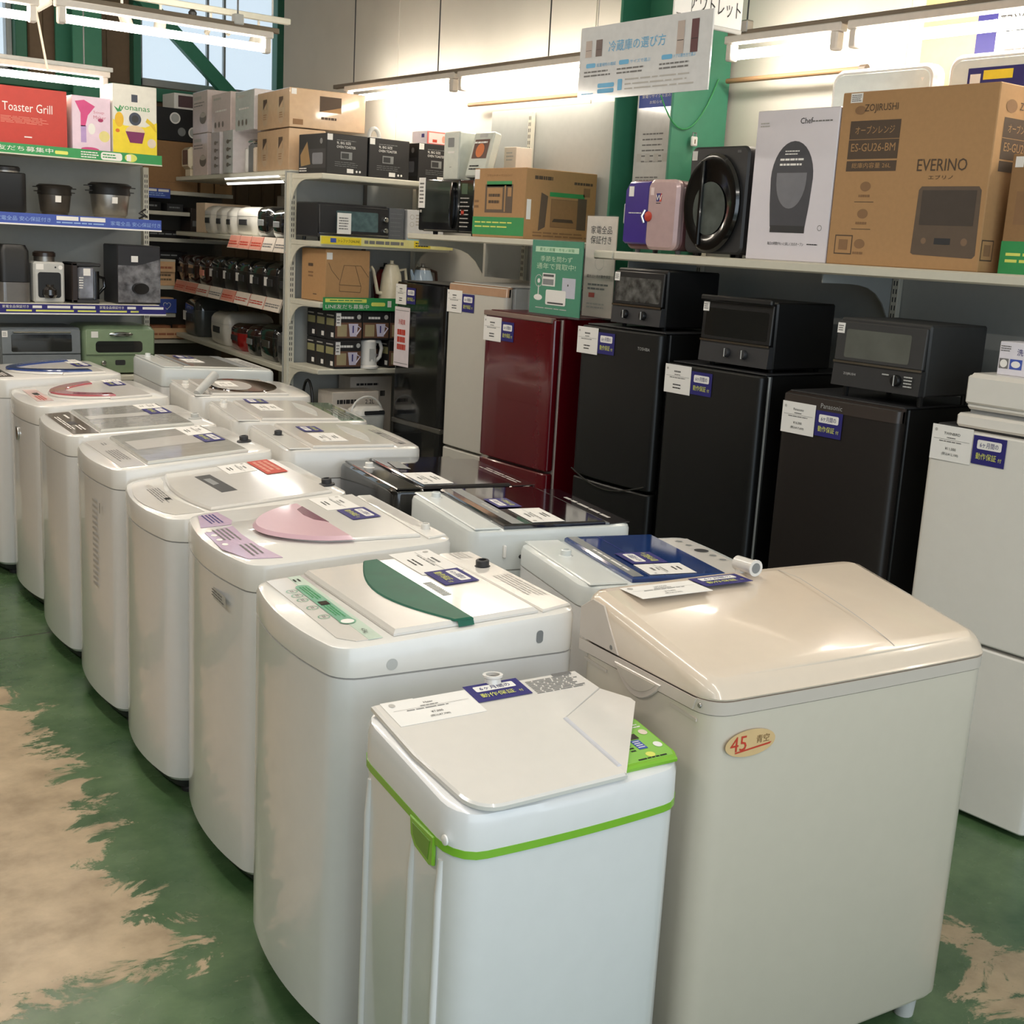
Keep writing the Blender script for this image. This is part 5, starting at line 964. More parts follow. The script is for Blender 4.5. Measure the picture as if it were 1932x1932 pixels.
def dgb(m, w, h): m.lines(-w / 2 + .01, w / 2 - .01, .04, h - .02, 6, OVM, .0008, .12)
carton('dark grey box with faint lines right of toaster oven on end shelving', 3.70, 3.80, 6.14, 6.4, 1.631, 1.83, mat('slate_carton', (92, 96, 102), .6), dgb)
def dwb(m, w, h): m.rect(-w / 2, w / 2, 0, .05, mat('powder_blue_print', (150, 184, 200))); m.ring(-w / 2 + .03, h - .04, .014, .003, INKL); m.ring(-w / 2 + .03, h - .08, .014, .003, INKL); m.lines(-w / 2 + .055, w / 2 - .02, h - .09, h - .02, 4, INKL)
carton('white and powder blue box behind the black microwave corner', 3.815, 4.06, 6.13, 6.4, 1.631, 1.828, mat('cool_white_carton', (216, 216, 218), .5), dwb)
# kettles
def dkb(m, w, h):
    L = lambda p: m.tube([(a, b, .0006) for a, b in p], .0012, KINK, 4)
    L([(-.05, .06), (.08, .055), (.085, .09), (-.052, .095), (-.05, .06)]); L([(-.052, .095), (-.025, .2), (.045, .2), (.083, .09)]); L([(-.052, .12), (-.1, .17), (-.12, .21)]); L([(.05, .2), (.08, .2), (.13, .14)]); m.rect(-w / 2 + .005, -w / 2 + .04, h - .055, h - .018, PAPER)
def dks(m, w, h): m.lines(-.06, .0, h - .1, h - .08, 1, KINK, fill=.8); m.lines(-.06, .0, h - .16, h - .12, 2, KINKL); m.lines(.0, .05, .03, .042, 1, KINK)
carton('kraft box with line drawing of gooseneck kettle', 3.30, 3.575, 6.12, 6.4, 1.307, 1.59, KRAFT, dkb, side=(-1, dks))
t = thing('canister', 'grey clear-topped canister beside kraft kettle box', 'canister', (3.622, 6.25, 1.306)); m = MB(); m.lathe([(.036, 0), (.038, .02), (.034, .14), (.03, .17)], GREY, 20); part('body', m, t); m = MB(); m.lathe([(.034, .17), (.034, .19), (.02, .195)], LGREY, 20); part('lid', m, t)
CRM = mat('cream_ceramic', (232, 222, 196), .25, coat=.6)
def kettle(label, x, y, z, m1, prof_, spout, hand, hm, lidm, kn=None, s=1):
    t = thing('kettle', label, 'kettle', (x, y, z)); m = MB(); m.lathe(prof_, m1, 28); part('body', m, t); r_, h_ = prof_[-1]
    m = MB(); m.lathe([(r_ * .98, h_), (r_ * .9, h_ + .012), (.012, h_ + .018), (.01, h_ + .03), (.012, h_ + .036)], lidm, 24); part('lid', m, t)
    if spout: m = MB(); m.tube(spout, .013, m1, 12, .007); part('spout', m, t)
    m = MB(); m.tube(hand, .009, hm, 10); part('handle', m, t)
    m = MB(); m.lathe([(prof_[0][0] + .008, -.0), (prof_[0][0] + .008, .008), (prof_[0][0], .01)], DARK if kn is None else kn, 24); part('base', m, t); return t
kettle('cream gooseneck kettle with long curved spout', 3.765, 6.2, 1.306, CRM, [(.072, .01), (.07, .03), (.055, .16), (.04, .2)], [(-.06, 0, .05), (-.09, 0, .055), (-.1, 0, .1), (-.12, 0, .18), (-.135, 0, .2)], [(.045, 0, .18), (.09, 0, .19), (.1, 0, .13), (.07, 0, .06)], CRM, CRM)
kettle('pale blue kettle with brown handle and knob', 3.975, 6.2, 1.306, mat('pale_blue_enamel', (168, 188, 208), .2, coat=.8), [(.075, .01), (.078, .05), (.06, .15), (.045, .19)], [(-.06, 0, .12), (-.075, 0, .17), (-.08, 0, .19)], [(.045, 0, .19), (.09, 0, .18), (.1, 0, .1), (.085, 0, .05)], mat('walnut_brown', (70, 46, 34), .35), STEEL)
kettle('dark red kettle hidden behind the cream gooseneck kettle', 3.83, 6.38, 1.306, mat('dark_red_enamel', (120, 24, 26), .25, coat=.7), [(.06, .01), (.07, .08), (.05, .16), (.035, .18)], None, [(.045, 0, .17), (.085, 0, .16), (.09, 0, .08), (.065, 0, .05)], BLACK, BLACK)
# compact kettle boxes, two high, three deep
def dk(m, w, h):
    m.rect(-w / 2 + .002, w / 2 - .002, .012, h * .62, mat('print_umber_brown', (112, 78, 60))); m.rect(-w / 2 + .015, -w / 2 + .075, .02, h * .55, mat('print_cream_pattern', (170, 156, 120)), .001); m.slab([(.01, .02), (.052, .02), (.06, h * .58), (.0, h * .58)], 0, .0016, mat('print_lavender', (206, 200, 220))); m.tube([(.055, h * .5, .001), (.078, h * .42, .001), (.052, h * .2, .001)], .004, mat('print_lavender', (206, 200, 220)), 6)
    m.rect(.025, .033, .04, .08, NAVY, .002); m.lines(-.05, .04, h * .74, h * .84, 1, PAPER, fill=.8); m.disc(.065, h * .82, .013, .013, LGREY)
def dk1(m, w, h): dk(m, w, h); m.rect(-w / 2 + .006, -w / 2 + .036, h * .5, h - .008, PAPER, .0022); m.lines(-w / 2 + .01, -w / 2 + .032, h * .56, h - .02, 3, INKG, .0026)
def dks_(m, w, h): m.rect(-w / 2 + .01, w / 2 - .01, h * .5, h * .75, mat('print_olive_cream', (150, 146, 104))); m.lines(-.04, .04, h * .8, h * .9, 1, INKL); m.rect(.01, .04, .015, .04, PAPER)
cols = (3.355, 3.53, 3.705); names = {0: 'left', 1: 'middle', 2: 'right'}
dep = ('front', 'second row', 'back row')
proto = {}
for c, x0 in enumerate(cols):
    for r_ in range(3):
        for l in range(2):
            if r_ == 0 and l == 0 and c == 1: continue
            lab = f'small black kettle box, {("lower", "upper")[l]} layer, {names[c]} column, {dep[r_]} of the kettle box pile'
            key = 1 if (c == 0 and r_ == 0) else 0
            loc = (x0 + .085, 6.155 + .11 * r_ + .0, .943 + .158 * l)
            if key not in proto:
                o = carton(lab, x0, x0 + .17, loc[1] - .053, loc[1] + .053, loc[2], loc[2] + .156, MATB, dk1 if key else dk, 0, 'black kettle boxes on the end shelving', side=(-1, dks_)); proto[key] = o
            else: dup(proto[key], loc, 0, lab, 'black kettle boxes on the end shelving')
t = thing('kettle', 'white plastic electric kettle with big handle in front of kettle boxes', 'kettle', (3.59, 6.14, .943)); m = MB(); m.lathe([(.052, .018), (.05, .03), (.044, .14), (.046, .148)], PAPER, 26); m.add([(-.046, -.01, .145), (-.046, .01, .145), (-.062, 0, .15), (-.043, 0, .12)], [(0, 2, 1), (0, 3, 2), (1, 2, 3)], PAPER); part('body', m, t)
m = MB(); m.lathe([(.045, .148), (.042, .158), (.02, .162)], PAPER, 26); part('lid', m, t); m = MB(); m.tube([(.035, 0, .15), (.075, 0, .145), (.088, 0, .11), (.078, 0, .06), (.05, 0, .035)], .011, PAPER, 10); part('handle', m, t); m = MB(); m.lathe([(.06, 0), (.06, .012), (.05, .018)], PAPER, 26); part('base', m, t); m = MB().frame((0, -.0475, 0), rx=PI / 2); m.rect(-.018, .014, .04, .11, LGREY, .001); part('water_window', m, t)
# base level
m = MB(); m.box(-.46, .46, -.2, .2, 0, .03, CREMET, .004)

part('shelf', W2L((lambda q: (q.box(3.25, 4.07, 6.1, 6.45, .47, .5, CREMET, .005), q)[1])(MB()), 3.66, 6.3), bpy.data.objects['gondola_end_shelving'])
def dpot(m, w, h): m.lines(-.12, .02, h - .07, h - .04, 1, INK, fill=.8); m.text('2.2L', .09, h - .07, .024, INK, .06); m.rect(-w / 2 + .02, -w / 2 + .12, h - .2, h - .1, INKL); m.rect(-w / 2 + .023, -w / 2 + .117, h - .197, h - .103, mat('greige_carton', (206, 196, 184)), .001); m.text('電気ポット', -w / 2 + .07, h - .16, .018, INK, .08, z=.0016)
carton('pale printed carton with framed lettering on lower end shelf', 3.36, 3.66, 6.12, 6.29, .5, .81, mat('greige_carton', (206, 196, 184), .6), dpot)
def dpot2(m, w, h): m.lines(-.1, .06, h - .06, h - .03, 1, INK); m.lines(.06, .1, h - .12, h - .08, 1, INK, fill=.8)
carton('taller pale carton at back of lower end shelf', 3.58, 3.86, 6.31, 6.45, .5, .87, mat('greige_carton', (206, 196, 184)), dpot2)
t = thing('handbag_case', 'black soft case with looped handle on lower end shelf', 'bag', (3.30, 6.3, .5)); m = MB(); m.stack([[(a, b, z) for a, b in outline(.09 - q, .22 - q, .03)] for z, q in ((0, .01), (.02, 0), (.2, 0), (.23, .02))], BLACK); part('body', m, t); m = MB(); m.tube([(0, -.06 * math.cos(PI * i / 12), .22 + .14 * math.sin(PI * i / 12)) for i in range(13)], .008, BLACK, 8); part('handle', m, t)

# ================================================================ goods on the left shelving
def dred(m, w, h): m.text('Toaster Grill', .04, h * .6, .045, PAPER, .26); m.lines(-.1, .16, h * .4, h * .52, 5, PINKP, .001, .3); m.rect(.02, .06, h * .18, h * .2, PAPER)
def dredl(m, w, h): m.box(-w / 2, w / 2, 0, h, -.0, .001, mat('tomato_red_carton', (190, 58, 46), .5)); m.M = m.M @ Matrix.Translation((0, 0, .001)); dred(m, w, h)
carton('red toaster box with white script lettering and kraft side', 1.76, 2.255, 7.16, 7.45, 2.03, 2.345, KRAFT, dredl)
def dpk(m, w, h):
    m.poly([(-.09, h - .03), (-.04, h - .02), (.02, h - .05), (-.02, h - .1), (-.035, h - .16), (-.06, h - .16), (-.06, h - .09)], mat('magenta_print', (206, 70, 130))); m.poly([(-.06, .06), (-.03, .06), (-.03, .15), (-.06, .15)], mat('lilac_print', (180, 150, 200)))
    m.disc(.0, h - .17, .02, .03, PAPER, .001); m.disc(-.01, .025, .05, .012, mat('magenta_print', (206, 70, 130)), .001); m.text('Soup', .04, h - .09, .018, mat('rose_ink', (196, 120, 140)), .06); m.text('Maker', .045, h - .115, .018, mat('rose_ink', (196, 120, 140)), .07); m.disc(.05, h - .12, .015, .01, mat('berry_print', (160, 40, 90)), .0008); m.disc(.07, .1, .03, .03, mat('lemon_print', (226, 214, 140)), .0008)
carton('pink illustrated soup maker box between red box and yellow-based box', 2.285, 2.498, 7.165, 7.4, 2.03, 2.335, mat('blush_carton', (230, 206, 222), .5), dpk)
def dyo(m, w, h):
    m.poly([(-w / 2, 0), (w / 2, 0), (w / 2, .2), (.06, .17), (-.06, .17), (-w / 2, .2)], YEL); m.text('yonanas', .0, h - .145, .03, GRNP, .17, z=.0016); m.rect(-.02, .015, h - .09, h - .05, mat('printed_slate', (60, 68, 84)), .001); m.disc(.0, .21, .035, .035, mat('printed_slate', (60, 68, 84)), .0018); m.disc(.0, .21, .02, .02, DARK, .0022)
    m.disc(-.0, .14, .055, .035, mat('banana_ice', (226, 200, 160)), .002); m.poly([(-.055, .14), (.055, .14), (.04, .08), (-.03, .08)], mat('purple_bowl', (120, 36, 90)), .0024); m.disc(-.09, .2, .025, .04, mat('pineapple', (226, 180, 40)), .0014); m.poly([(-.1, .24), (-.12, .27), (-.095, .255), (-.085, .28), (-.08, .245)], GRNP, .0016)
    m.poly([(.07, .22), (.11, .19), (.125, .15), (.115, .15), (.09, .18), (.06, .2)], mat('banana_yellow', (220, 190, 40)), .0016); m.disc(.095, .085, .025, .025, CREAM, .0016); m.disc(-.1, .14, .012, .01, mat('orange_fruit', (220, 120, 40)), .0016)
carton('white and yellow box with fruit and blender pictures', 2.503, 2.755, 7.145, 7.35, 2.03, 2.42, mat('ivory_carton', (228, 226, 216), .5), dyo)
def dbk(m, w, h): m.disc(-.05, h * .7, .04, .04, PAPER); m.disc(-.05, h * .7, .03, .03, LGREY, .001); m.disc(.09, h * .3, .04, .04, PAPER); m.disc(.09, h * .3, .03, .03, LGREY, .001); m.disc(.0, h * .3, .03, .03, GREY)
# slow pots
def pot(label, x, y, z, r, h, body, lid, sx=1.0):
    t = thing('cooking_pot', label, 'pot', (x, y, z)); m = MB(); m.lathe([(r * .78, 0), (r * .8, .012), (r * .82, .014), (r * .86, .02), (r * .96, h * .62), (r * .96, h * .66)], body, 32, sx, .8); part('body', m, t)
    m = MB(); m.lathe([(r * 1.0, h * .66), (r * 1.02, h * .69), (r * .98, h * .84), (r * 1.04, h * .9), (r * 1.08, h * .94), (r * .9, h * 1.0), (r * .3, h * 1.01)], lid, 32, sx, .8); part('lid', m, t)
    for s_ in (-1, 1):
        m = MB(); m.slab([(s_ * r * .98 * sx, -.03), (s_ * r * 1.28 * sx, -.012), (s_ * r * 1.28 * sx, .012), (s_ * r * .98 * sx, .03)], h * .88, h * .91, lid, .001); m.slab([(s_ * r * .92 * sx, -.03), (s_ * r * 1.2 * sx, -.012), (s_ * r * 1.2 * sx, .012), (s_ * r * .92 * sx, .03)], h * .74, h * .77, lid, .001); part('handle', m, t)
    m = MB().frame((0, -r * .8 * .93, h * .42), rx=PI / 2 + .1); m.box(-.018, .014, 0, .035, 0, .002, PAPER); part('price_sticker', m, t)
    return t
pot('small dark bronze pot with flat side handles', 2.232, 7.33, 1.691, .092, .165, mat('bronze_grey_enamel', (74, 68, 62), .35, metal=.5), mat('dark_bronze', (50, 46, 42), .35, metal=.4))
pot('larger silver pot with wide black rim', 2.545, 7.33, 1.691, .115, .195, STEEL, BLACK)
m = MB(); m.tube([(-.02, 0, .0), (.02, .0, .02), (-.01, -.01, .04), (.02, 0, .055), (-.02, .0, .03), (.03, .0, .01)], .006, BLACK, 6); solo('power_cord', m, 'bunched black cord beside the larger silver pot', 'cord', (2.725, 7.3, 1.697))
def maker(label, x0, x1, z, h, body, front=None, d=.2, y=7.19, kind=0):
    w = x1 - x0; t = thing('coffee_maker', label, 'coffee maker', ((x0 + x1) / 2, y + d / 2, z)); m = MB()
    if kind == 0:
        m.stack([[(a, b, q) for a, b in outline(w - i, d - i, .03)] for q, i in ((0, .01), (.01, 0), (h * .84, .0), (h * .86, .01))], body); part('body', m, t); m = MB(); m.lathe([(w * .42, h * .855), (w * .42, h * .9)], STEEL, 28); m.lathe([(w * .44, h * .9), (w * .44, h * .97), (w * .4, h)], BLACK, 28); part('lid', m, t)
    elif kind == 1:
        m.box(-w / 2, w / 2, -d / 2, d / 2, 0, h * .8, body, .01); part('body', m, t); m = MB(); m.lathe([(w * .33, h * .8), (w * .33, h * .9)], STEEL, 28); m.lathe([(w * .36, h * .9), (w * .36, h * .97), (w * .3, h)], mat('espresso_brown', (44, 34, 30), .3, coat=.5), 28); part('hopper', m, t)
        m = MB().frame((0, -d / 2, 0), rx=PI / 2); m.rr(-w * .37, w * .37, h * .1, h * .6, .015, BLACK, .0012); m.rect(-w * .42, -w * .18, h * .65, h * .76, PAPER, .001); m.disc(w * .2, h * .7, .005, .005, DARK, .001); m.disc(w * .36, h * .7, .012, .012, PAPER, .001); part('front_window', m, t)
        m = MB().frame((0, -d / 2 - .002, 0)); m.lathe([(.03, h * .1), (.042, h * .16), (.04, h * .26), (.02, h * .32), (.022, h * .36)], mat('dark_carafe', (40, 36, 34), .08, coat=1), 20); part('carafe', m, t)
    elif kind == 2:
        m.stack([[(a, b, q) for a, b in outline(w - i, d - i, .03)] for q, i in ((0, .0), (h * .35, .0))], mat('clear_grey_tank', (96, 92, 88), .15, coat=.8)); m.stack([[(a, b, q) for a, b in outline(w - i, d - i, .03)] for q, i in ((h * .36, .0), (h * .9, .005), (h, .03))], body); part('body', m, t)
    return t
maker('black tall coffee maker with steel collar, at left end of pot shelf', 1.86, 2.045, 1.691, .245, BLACK)
maker('black coffee maker with clear lower tank, partly cut by left edge', 1.885, 2.052, 1.209, .31, BLACK, kind=2)
maker('silver coffee grinder machine with black arched front', 2.066, 2.236, 1.209, .28, LGREY, kind=1, d=.18)
t = thing('coffee_maker', 'clear-fronted coffee maker with black looped jug', 'coffee maker', (2.36, 7.28, 1.209)); m = MB(); m.box(-.085, -.05, -.09, .09, 0, .225, mat('brown_black', (50, 42, 40), .3), .006); m.box(-.085, .08, -.09, .09, .205, .225, DARK, .006); m.box(-.085, .07, -.09, .09, 0, .02, DARK, .004); part('body', m, t)
m = MB(); m.box(-.05, .045, -.088, .08, .022, .203, mat('foil_glass', (150, 152, 160), .12, metal=.4, coat=1, var=.35, scale=18), .01); m.frame((0, -.0885, 0), rx=PI / 2); m.rect(-.02, .02, .155, .195, PAPER, .001); m.lines(-.045, -.02, .08, .15, 5, PAPER, .001); part('water_tank', m, t)
m = MB(); m.stack([[(a + .06, b, q) for a, b in outline(.05, .12, .02)] for q in (.022, .18)], GBLACK); m.tube([(.085, 0, .15), (.125, 0, .14), (.13, 0, .09), (.085, 0, .04)], .009, GBLACK, 8); part('jug', m, t)
t = thing('coffee_maker', 'big black coffee machine wrapped in crinkled plastic film', 'coffee maker', (2.665, 7.3, 1.209)); m = MB(); m.box(-.13, .125, -.11, .13, 0, .335, mat('charcoal_box', (44, 44, 48), .35), .006); part('body', m, t)
m = MB().frame((0, -.1105, 0), rx=PI / 2); FILM = mat('crinkled_film', (108, 108, 112), .08, coat=1, var=.6, scale=22, bump=.4); m.box(-.128, .123, .01, .22, 0, .003, FILM); m.poly([(-.02, .22), (.123, .22), (.123, .26)], FILM, .002); m.lathe([(.05, .0), (.045, .03)], GBLACK, 20, 1, .7, 0, .09); m.rect(-.05, -.01, .24, .275, PAPER, .002); part('film_wrap', m, t, 'crinkled clear film')
t, f = toaster('toaster_oven', 'blue-grey wide toaster oven at bottom left behind washers', 7.18, 1.88, 2.315, .801, 1.072, .3, body=mat('blue_grey_enamel', (116, 122, 126), .4), panel=mat('blue_grey_enamel', (116, 122, 126)), knobs=((.5, .014, GREY), (.67, .014, GREY), (.84, .014, GREY)), rz=0, handle=CHROME, ctl=.42, glassx=(.12, .88))
SAGE = mat('sage_green_enamel', (136, 156, 124), .35, coat=.3)
t = thing('toaster_oven', 'sage green retro toaster oven with chrome oval handle', 'toaster oven', (2.545, 7.34, .801)); m = MB(); m.stack([[(a, b, z) for a, b in outline(.43 - q, .3 - q, .03)] for z, q in ((.01, .01), (.02, 0), (.25, .0), (.275, .03), (.283, .07))], SAGE); part('body', m, t)
m = MB().frame((0, -.15, 0), rx=PI / 2); m.box(-.2, .2, .115, .262, 0, .008, SAGE, .004); D = part('door', m, t); m = MB().frame((0, -.158, 0), rx=PI / 2); m.rr(-.145, .13, .13, .195, .02, GLASSD, .0012); part('window', m, D); m = MB().frame((0, -.158, .235), rx=PI / 2); m.lathe([(.012, 0), (.014, .012), (.01, .018)], CHROME, 24, 5, 1); part('handle', m, D, 'chrome oval handle')
m = MB().frame((-.1, -.15, .07), rx=PI / 2); m.lathe([(.014, 0), (.014, .016), (.01, .02)], CHROME, 18); part('knob', m, t, 'chrome knob'); m = MB().frame((0, -.15, 0), rx=PI / 2); m.rr(-.03, .03, .055, .085, .008, DARK, .001); m.rect(-.17, -.13, .215, .25, PAPER, .009); part('badge', m, t)

# ================================================================ rice cookers
def cooker(label, s0, s1, z, h, mt, lid, t0=.03, d=.27, r=.06, tall=0, group='rice cookers on the gondola', band=None, sticker=0):
    w = (s1 - s0) * GK; t = thing('rice_cooker', label, 'rice cooker', gp((s0 + s1) / 2, t0 + d / 2, z), GR, group); h *= GK; d *= GK; hb = h * .66
    O = lambda i: outline(w - 2 * i, d - 2 * i, max(r - i, .005), .008)
    m = MB(); m.stack([[(a, b, 0) for a, b in O(.025)], [(a, b, .02) for a, b in O(.008)], [(a, b, hb * .7) for a, b in O(0)], [(a, b, hb) for a, b in O(.002)]], mt); part('body', m, t)
    m = MB(); m.stack([[(a, b, hb + .002) for a, b in O(.001)], [(a, b, hb + h * .14) for a, b in O(.003)], [(a, b, hb + h * .26) for a, b in O(.02)], [(a, b, hb + h * .34) for a, b in O(.05 if w > .18 else .035)]], lid); part('lid', m, t)
    m = MB(); m.stack([[(a, b, hb) for a, b in O(.004)], [(a, b, hb + .002) for a, b in O(.004)]], SEAM, False, False); m.frame((0, -d / 2 - .008, hb * .55), rx=PI / 2)
    m.box(-w * .2, w * .2, 0, hb * .3, -.004, .003, band or DARK, .002)
    if sticker: m.box(-w * .42, -w * .2, .0, hb * .36, -.002, .0015, PAPER)
    part('control_panel', m, t); return t
MAR = mat('maroon_gloss', (44, 20, 18), .12, coat=1); BGL = mat('black_gloss_enamel', (18, 18, 19), .15, coat=1); BSAT = mat('black_satin', (30, 29, 29), .35); WPL = mat('rice_cooker_white', (214, 210, 200), .3, coat=.4); GSIL = mat('grey_silver', (92, 96, 96), .3, metal=.5)
cooker('tall grey and clear-topped rice cooker, farthest on lowest cooker shelf', 1.75, 2.08, .956, .26, GSIL, mat('dark_grey_gloss', (60, 62, 62), .12, coat=1), d=.3, sticker=1)
cooker('white square rice cooker left of the red one', 1.12, 1.46, .956, .2, WPL, WPL, d=.32, r=.05)
cooker('red rice cooker on lowest shelf', .78, 1.07, .956, .16, mat('crimson_gloss', (140, 14, 18), .15, coat=1), MAR, d=.3, r=.09)
cooker('glossy black rice cooker directly right of the red one', .52, .75, .956, .17, BGL, MAR, d=.32, r=.08, band=GREY)
cooker('glossy black rice cooker with chrome band on lowest shelf', .2, .49, .956, .2, BGL, BGL, d=.32, r=.05, band=STEEL)
cooker('dark grey rice cooker beside gondola post on lowest shelf', -.05, .16, .956, .19, mat('smoke_grey', (84, 84, 84), .3), mat('smoke_grey', (84, 84, 84)), d=.075, r=.03, t0=.02, sticker=0)
L2 = ('maroon rice cooker with open corner, farthest on middle cooker shelf', 'second-farthest maroon rice cooker on middle shelf', 'maroon rice cooker with pink sticker on middle shelf', 'black rice cooker with grey label after the maroon ones', 'straight-sided black rice cooker with white tag, fourth from the post', 'straight-sided black rice cooker third from the post', 'black rice cooker second from the post on middle shelf', 'two-tone black rice cooker next to the post on middle shelf')
for i, (a, b) in enumerate(((2.03, 2.27), (1.76, 2.0), (1.5, 1.73), (1.2, 1.46), (.95, 1.17), (.68, .92), (.42, .65), (.18, .4))):
    cooker(L2[i], a, b, 1.296, .2 if i > 2 else .185, MAR if i < 3 else BSAT, MAR if i < 3 else BGL, d=.31 if i else .25, r=.06 if i < 4 else .03, band=PINKP if i == 2 else None, sticker=i > 2)
cooker('black rice cooker right against the post, cut by it', -.05, .15, 1.296, .2, BSAT, BSAT, t0=.02, d=.075, r=.02)
carton_c = gcarton('cream box at far end of white rice cookers', 1.64, 1.84, .05, .35, 1.633, 1.82, mat('cream_carton', (224, 200, 172), .5))
for lab, a, b, h, mt_ in (('film-wrapped white rice cooker next to cream box', 1.38, 1.61, .17, WPL), ('white rice cooker second from cream box', 1.16, 1.36, .165, WPL), ('white rice cooker with dark small panel, third from cream box', .98, 1.14, .16, WPL), ('largest white rice cooker with small black square', .6, .95, .165, WPL), ('black rounded rice cooker beside the white ones on upper shelf', .34, .57, .17, BGL), ('black rice cooker nearest the camera on upper shelf', .08, .31, .155, BGL)):
    cooker(lab, a, b, 1.633, h, mt_, mt_, d=.28, r=.06, band=DARK if mt_ is WPL else GREY)
def dgry(m, w, h): m.lines(-.3, .3, .03, .05, 1, INK, fill=.8); m.lines(-.3, -.1, .1, .16, 3, PAPER, .001, .3)
gcarton('long grey carton laid behind upper rice cookers', .43, 1.1, .34, .41, 1.633, 1.88, mat('warm_grey_carton', (140, 132, 120), .6), dgry)
# cartons on top of the gondola
WC = mat('pearl_carton', (214, 200, 196), .4, coat=.3); WCF = mat('pearl_carton_film', (220, 214, 216), .12, coat=1, var=.05)
def dwc(m, w, h): m.rect(-w * .4, w * .1, h * .8, h * .88, INKL); m.lines(-w * .4, w * .3, h * .62, h * .76, 2, INKG, .001, .3); m.disc(w * .2, h * .35, w * .22, h * .14, mat('print_stone', (120, 112, 104)), .001); m.disc(w * .2, h * .42, w * .2, h * .06, mat('print_bone', (186, 178, 168)), .0014)
def dwc2(m, w, h): m.rect(-w * .4, w * .0, h * .84, h * .9, INKL); [m.disc(-w * .3 + i * w * .2, h * .2, w * .05, h * .08, mat('print_stone', (120, 112, 104)), .001) for i in range(3)]; m.lines(-w * .3, w * .3, h * .5, h * .6, 1, PAPER)
def sd_(m, w, h): [m.disc(0, h * (.2 + .18 * i), w * .14, h * .05, mat('print_stone', (120, 112, 104)), .001) for i in range(4)]; m.lines(w * .1, w * .35, h * .1, h * .85, 4, INKG, .001, .2)
for lab, a, b, z0, z1, dd, t0 in (('pearly carton with round pan picture, upper farthest on gondola top', 1.52, 1.85, 2.245, 2.5, dwc, .03), ('pearly carton in lower layer under the pan picture one', 1.52, 1.85, 1.986, 2.243, dwc, .03), ('film-shiny carton, upper layer beside wrapped kraft boxes', .52, .86, 2.215, 2.43, dwc2, .0), ('pearly carton, upper middle of gondola top', 1.08, 1.46, 2.235, 2.46, dwc2, .04),
        ('narrow film-shiny carton, lower layer right of black gap', .9, 1.1, 1.986, 2.23, sd_, .0), ('narrow film-shiny carton with dots, lower middle', 1.16, 1.34, 1.986, 2.23, sd_, .0)):
    gcarton(lab, a, b, t0, t0 + .36, z0, z1, WCF if 'shiny' in lab else WC, dd, side=(1, dwc if dd is not sd_ else sd_))
t = thing('small_appliance', 'black slim appliance between lower pearly cartons', 'appliance', gp(1.43, .1, 1.986), GR); m = MB(); m.box(-.05, .05, -.06, .1, 0, .2, mat('aubergine_black', (44, 34, 40), .3), .008); part('body', m, t); m = MB(); m.box(-.045, .045, -.065, .06, .2, .225, LGREY, .01); part('lid', m, t)
t = thing('small_appliance', 'silver and dark appliance left of wrapped kraft boxes', 'appliance', gp(.7, .1, 1.986), GR); m = MB(); m.box(-.06, .06, -.06, .1, 0, .17, GREY, .008); m.box(-.1, -.062, -.07, .0, 0, .15, PAPER, .008); m.box(.062, .1, -.07, .0, 0, .15, CREAM, .008); part('body', m, t); m = MB(); m.box(-.055, .055, -.065, .06, .17, .2, CHROME, .012); part('lid', m, t)
t = thing('pop_up_toaster', 'cream angular appliance at far end of gondola top', 'appliance', gp(1.98, .08, 1.986), GR); m = MB(); m.box(-.1, .1, -.07, .1, .05, .2, CRM, .02); m.box(-.07, .07, -.05, .08, .0, .055, CRM, .006); part('body', m, t); m = MB().frame((0, -.071, .1), rx=PI / 2); m.rr(-.06, .07, -.02, .08, .01, mat('mauve_dark', (92, 70, 74), .2), .001); part('window', m, t)

# ================================================================ far goods
carton('large kraft carton under black film-wrapped box at the far back', 3.375, 3.78, 9.0, 9.315, 1.912, 2.259, KRAFTD, lambda m, w, h: m.lines(-.1, .12, .05, .07, 1, KINKL))
carton('black carton with round pictures at the far back', 3.465, 3.848, 9.0, 9.281, 2.262, 2.49, MATB, dbk)
m = MB(); m.box(-.045, .045, -.1, .1, 0, .22, mat('silver_film', (150, 158, 176), .1, metal=.6, var=.4, scale=14), .006); solo('carton', m, 'silvery film-wrapped pack left of black picture carton', 'box', (3.414, 9.135, 2.262))
carton('white-framed box on top of black picture carton', 3.623, 3.825, 9.056, 9.281, 2.492, 2.603, PAPER, lambda m, w, h: m.rect(-w / 2 + .03, w / 2 - .02, .015, h - .015, mat('mauve_dark', (92, 70, 74))))
for i, (a, b, h) in enumerate(((3.802, 3.904, .225), (3.915, 4.05, .18))): carton(('narrow kraft box right of large kraft carton', 'low kraft box at right end of far top shelf')[i], a, b, 9.0, 9.28, 1.912, 1.912 + h, KRAFT, lambda m, w, h: m.lines(-.03, .04, h * .3, h * .5, 2, KINKL))
for i, (x0, x1, z, h, mt_, lab) in enumerate(((3.262, 3.51, 1.766, 0.068, BLACK, 'flat black player left on upper far shelf'), (3.555, 3.679, 1.766, 0.056, DARK, 'small dark box right on upper far shelf'), (3.353, 3.712, 1.574, 0.056, BLACK, 'long flat black player on the far shelf'),
        (3.735, 3.848, 1.574, 0.225, mat('dark_brown_unit', (58, 50, 46), .5), 'upright dark brown unit on the far shelf'), (3.319, 3.712, 1.422, 0.056, BLACK, 'row of small black goods under the long far shelf'))):
    m = MB(); m.box(-(x1 - x0) / 2, (x1 - x0) / 2, -.1, .1, 0, h, mt_, .005); m.frame((0, -.1, 0), rx=PI / 2); m.lines(-(x1 - x0) * .4, (x1 - x0) * .4, h * .3, h * .7, 1, GREY); solo('media_player', m, lab, 'electronics', ((x0 + x1) / 2, 9.12, z))
